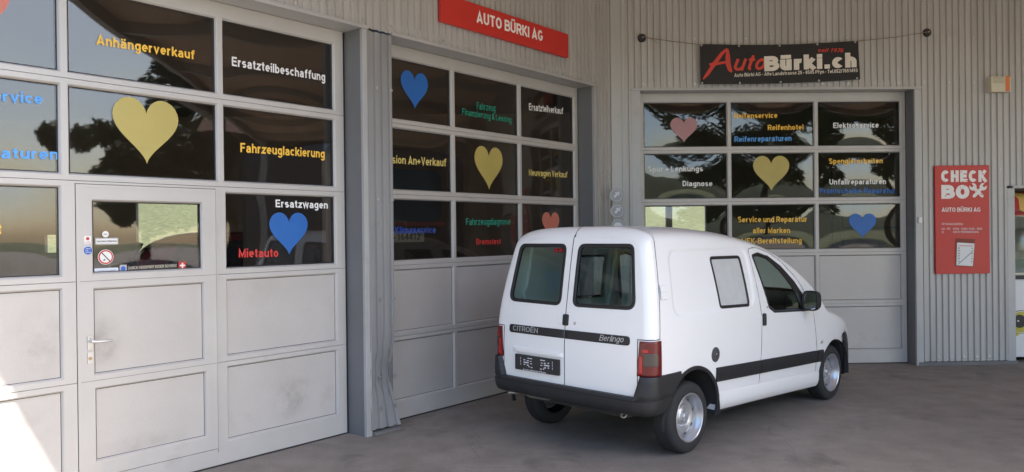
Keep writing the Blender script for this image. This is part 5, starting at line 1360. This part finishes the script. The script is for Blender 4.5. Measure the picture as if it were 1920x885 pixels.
# --- wheels, arches, underbody
RIMM = M('rim_silver',(.52,.53,.55),.32,.75,var=.06,vscale=12,dirt=(.30,.29,.28),dscale=9,dth=.6)
wheels = []
def wheel(x, sg):
    t = link('wheel', None, van) if False else bpy.data.objects.new('wheel', None); COL.objects.link(t); t.parent = van; t.location = (x, sg*.715, .289); OFF[t.name] = Vector((0,0,0))
    q = MB(); R = .289
    prof = [(.185,.078),(.196,.086),(.215,.090),(.240,.089),(.262,.084),(.276,.073),(.284,.058),(.2885,.030)]
    prof = prof+[(r,-h) for r,h in prof[::-1]]
    q.lathe([(r,sg*h) for r,h in prof],64,'Y'); ty = obj('tyre', q, RUB, t, off=(0,0,0), smooth=40)
    q = MB()
    for g_ in (-.042,-.014,.014,.042): q.lathe([(.2892,g_-.003),(.2896,g_),(.2892,g_+.003)],64,'Y')
    obj('tread_groove', q, BLACK, ty, off=(0,0,0), smooth=40)
    q = MB(); pr = [(.196,.084),(.197,.090),(.190,.092),(.184,.088),(.178,.070),(.172,.060),(.162,.040),(.157,.010),(.150,.004),(.138,.022),(.118,.034),(.098,.030),(.080,.022),(.070,.032),(.058,.036),(.036,.036),(.032,.048),(.026,.054),(.0,.056)]
    q.lathe([(r,sg*h) for r,h in pr],56,'Y'); rm = obj('rim', q, RIMM, t, off=(0,0,0), smooth=35)
    q = MB()
    for k in range(8):
        a = 2*pi*k/8+.2; q.lathe([(.0,sg*.0235),(.009,sg*.0235),(.010,sg*.018)],12,'Y',0,(.142*cos(a),0,.142*sin(a)))
    for k in range(4):
        a = 2*pi*k/4+.4; q.lathe([(.0,sg*.046),(.009,sg*.045),(.010,sg*.034)],6,'Y',1,(.049*cos(a),0,.049*sin(a)))
    obj('wheel_bolt', q, [GASK, STEEL], rm, off=(0,0,0))
for x in (0,2.693):
    for sg in (-1,1): wheel(x, sg)
for sg in (-1,1):
    for cx,cz_,r in ((0,.300,.396),(2.693,.290,.349)):
        q = MB(); a_ = [radians(-8+(170 if cx == 0 else 190)*k/28) for k in range(29)]
        rowsq = [[Vector((cx+r*cos(a),sg*y,cz_+r*sin(a))) for a in a_] for y in (.842,.80,.55)]
        q.grid(rowsq); q.poly([Vector((cx+r*cos(a),sg*.55,cz_+r*sin(a))) for a in a_]); vsurf(q, 'wheel_arch', DARKIN, van, 60)
for sg in (-1,1):       # black lip round the rear arch joining bumper and moulding
    q = MB(); a_ = [radians(-10+200*k/40) for k in range(41)]; rowsq = []
    for dr,h in ((-.012,-.01),(-.010,.006),(.006,.012),(.018,.010),(.021,-.004)):
        rowsq.append([side_pt(.388*cos(a)+dr*cos(a), max(.25,.300+(.388+dr)*sin(a)), h, sg) if True else None for a in a_])
    # points inside the opening fall through: take them at the flank's depth
    for r_ in rowsq:
        for i,p in enumerate(r_):
            if abs(p.y) < .7: r_[i] = Vector((p.x, sg*.84, p.z))
    q.grid(rowsq); vsurf(q, 'arch_lip', TRIM, van, 40)
q = MB(); q.box(-.50,3.2,-.56,.56,.36,.44); q.box(-.42,-.20,-.50,.50,.31,.37); q.box(-.53,-.38,-.72,.72,.42,.50); q.box(.40,2.30,-.78,.78,.25,.33)
obj('underbody', q, DARKIN, van, off=(0,0,0))
q = MB(); q.tube([(0,-.62,.27),(0,.62,.27)],.035,10); obj('rear_axle', q, DARKIN, van, off=(0,0,0))
q = MB(); q.tube([(-.50,.58,.385),(-.49,.50,.385),(-.47,.30,.385),(-.46,.22,.385)],[.02,.045,.045,.02],14); q.tube([(-.56,.70,.365),(-.50,.58,.385)],.018,10)
obj('exhaust', q, M('exhaust_metal',(.42,.40,.37),.4,.7,var=.15,vscale=20), van, off=(0,0,0), smooth=50)
q = MB(); c = Vector((-.585,-.59,.375)); q.tube([c+Vector((.012*sin(a),.024*cos(a),.016*sin(a))) for a in [2*pi*k/16 for k in range(17)]],.006,6); q.tube([(-.50,-.59,.40),(-.585,-.59,.392)],.007,6)
obj('tow_eye', q, M('eye_metal',(.45,.36,.28),.5,.5), van, off=(0,0,0), smooth=50)
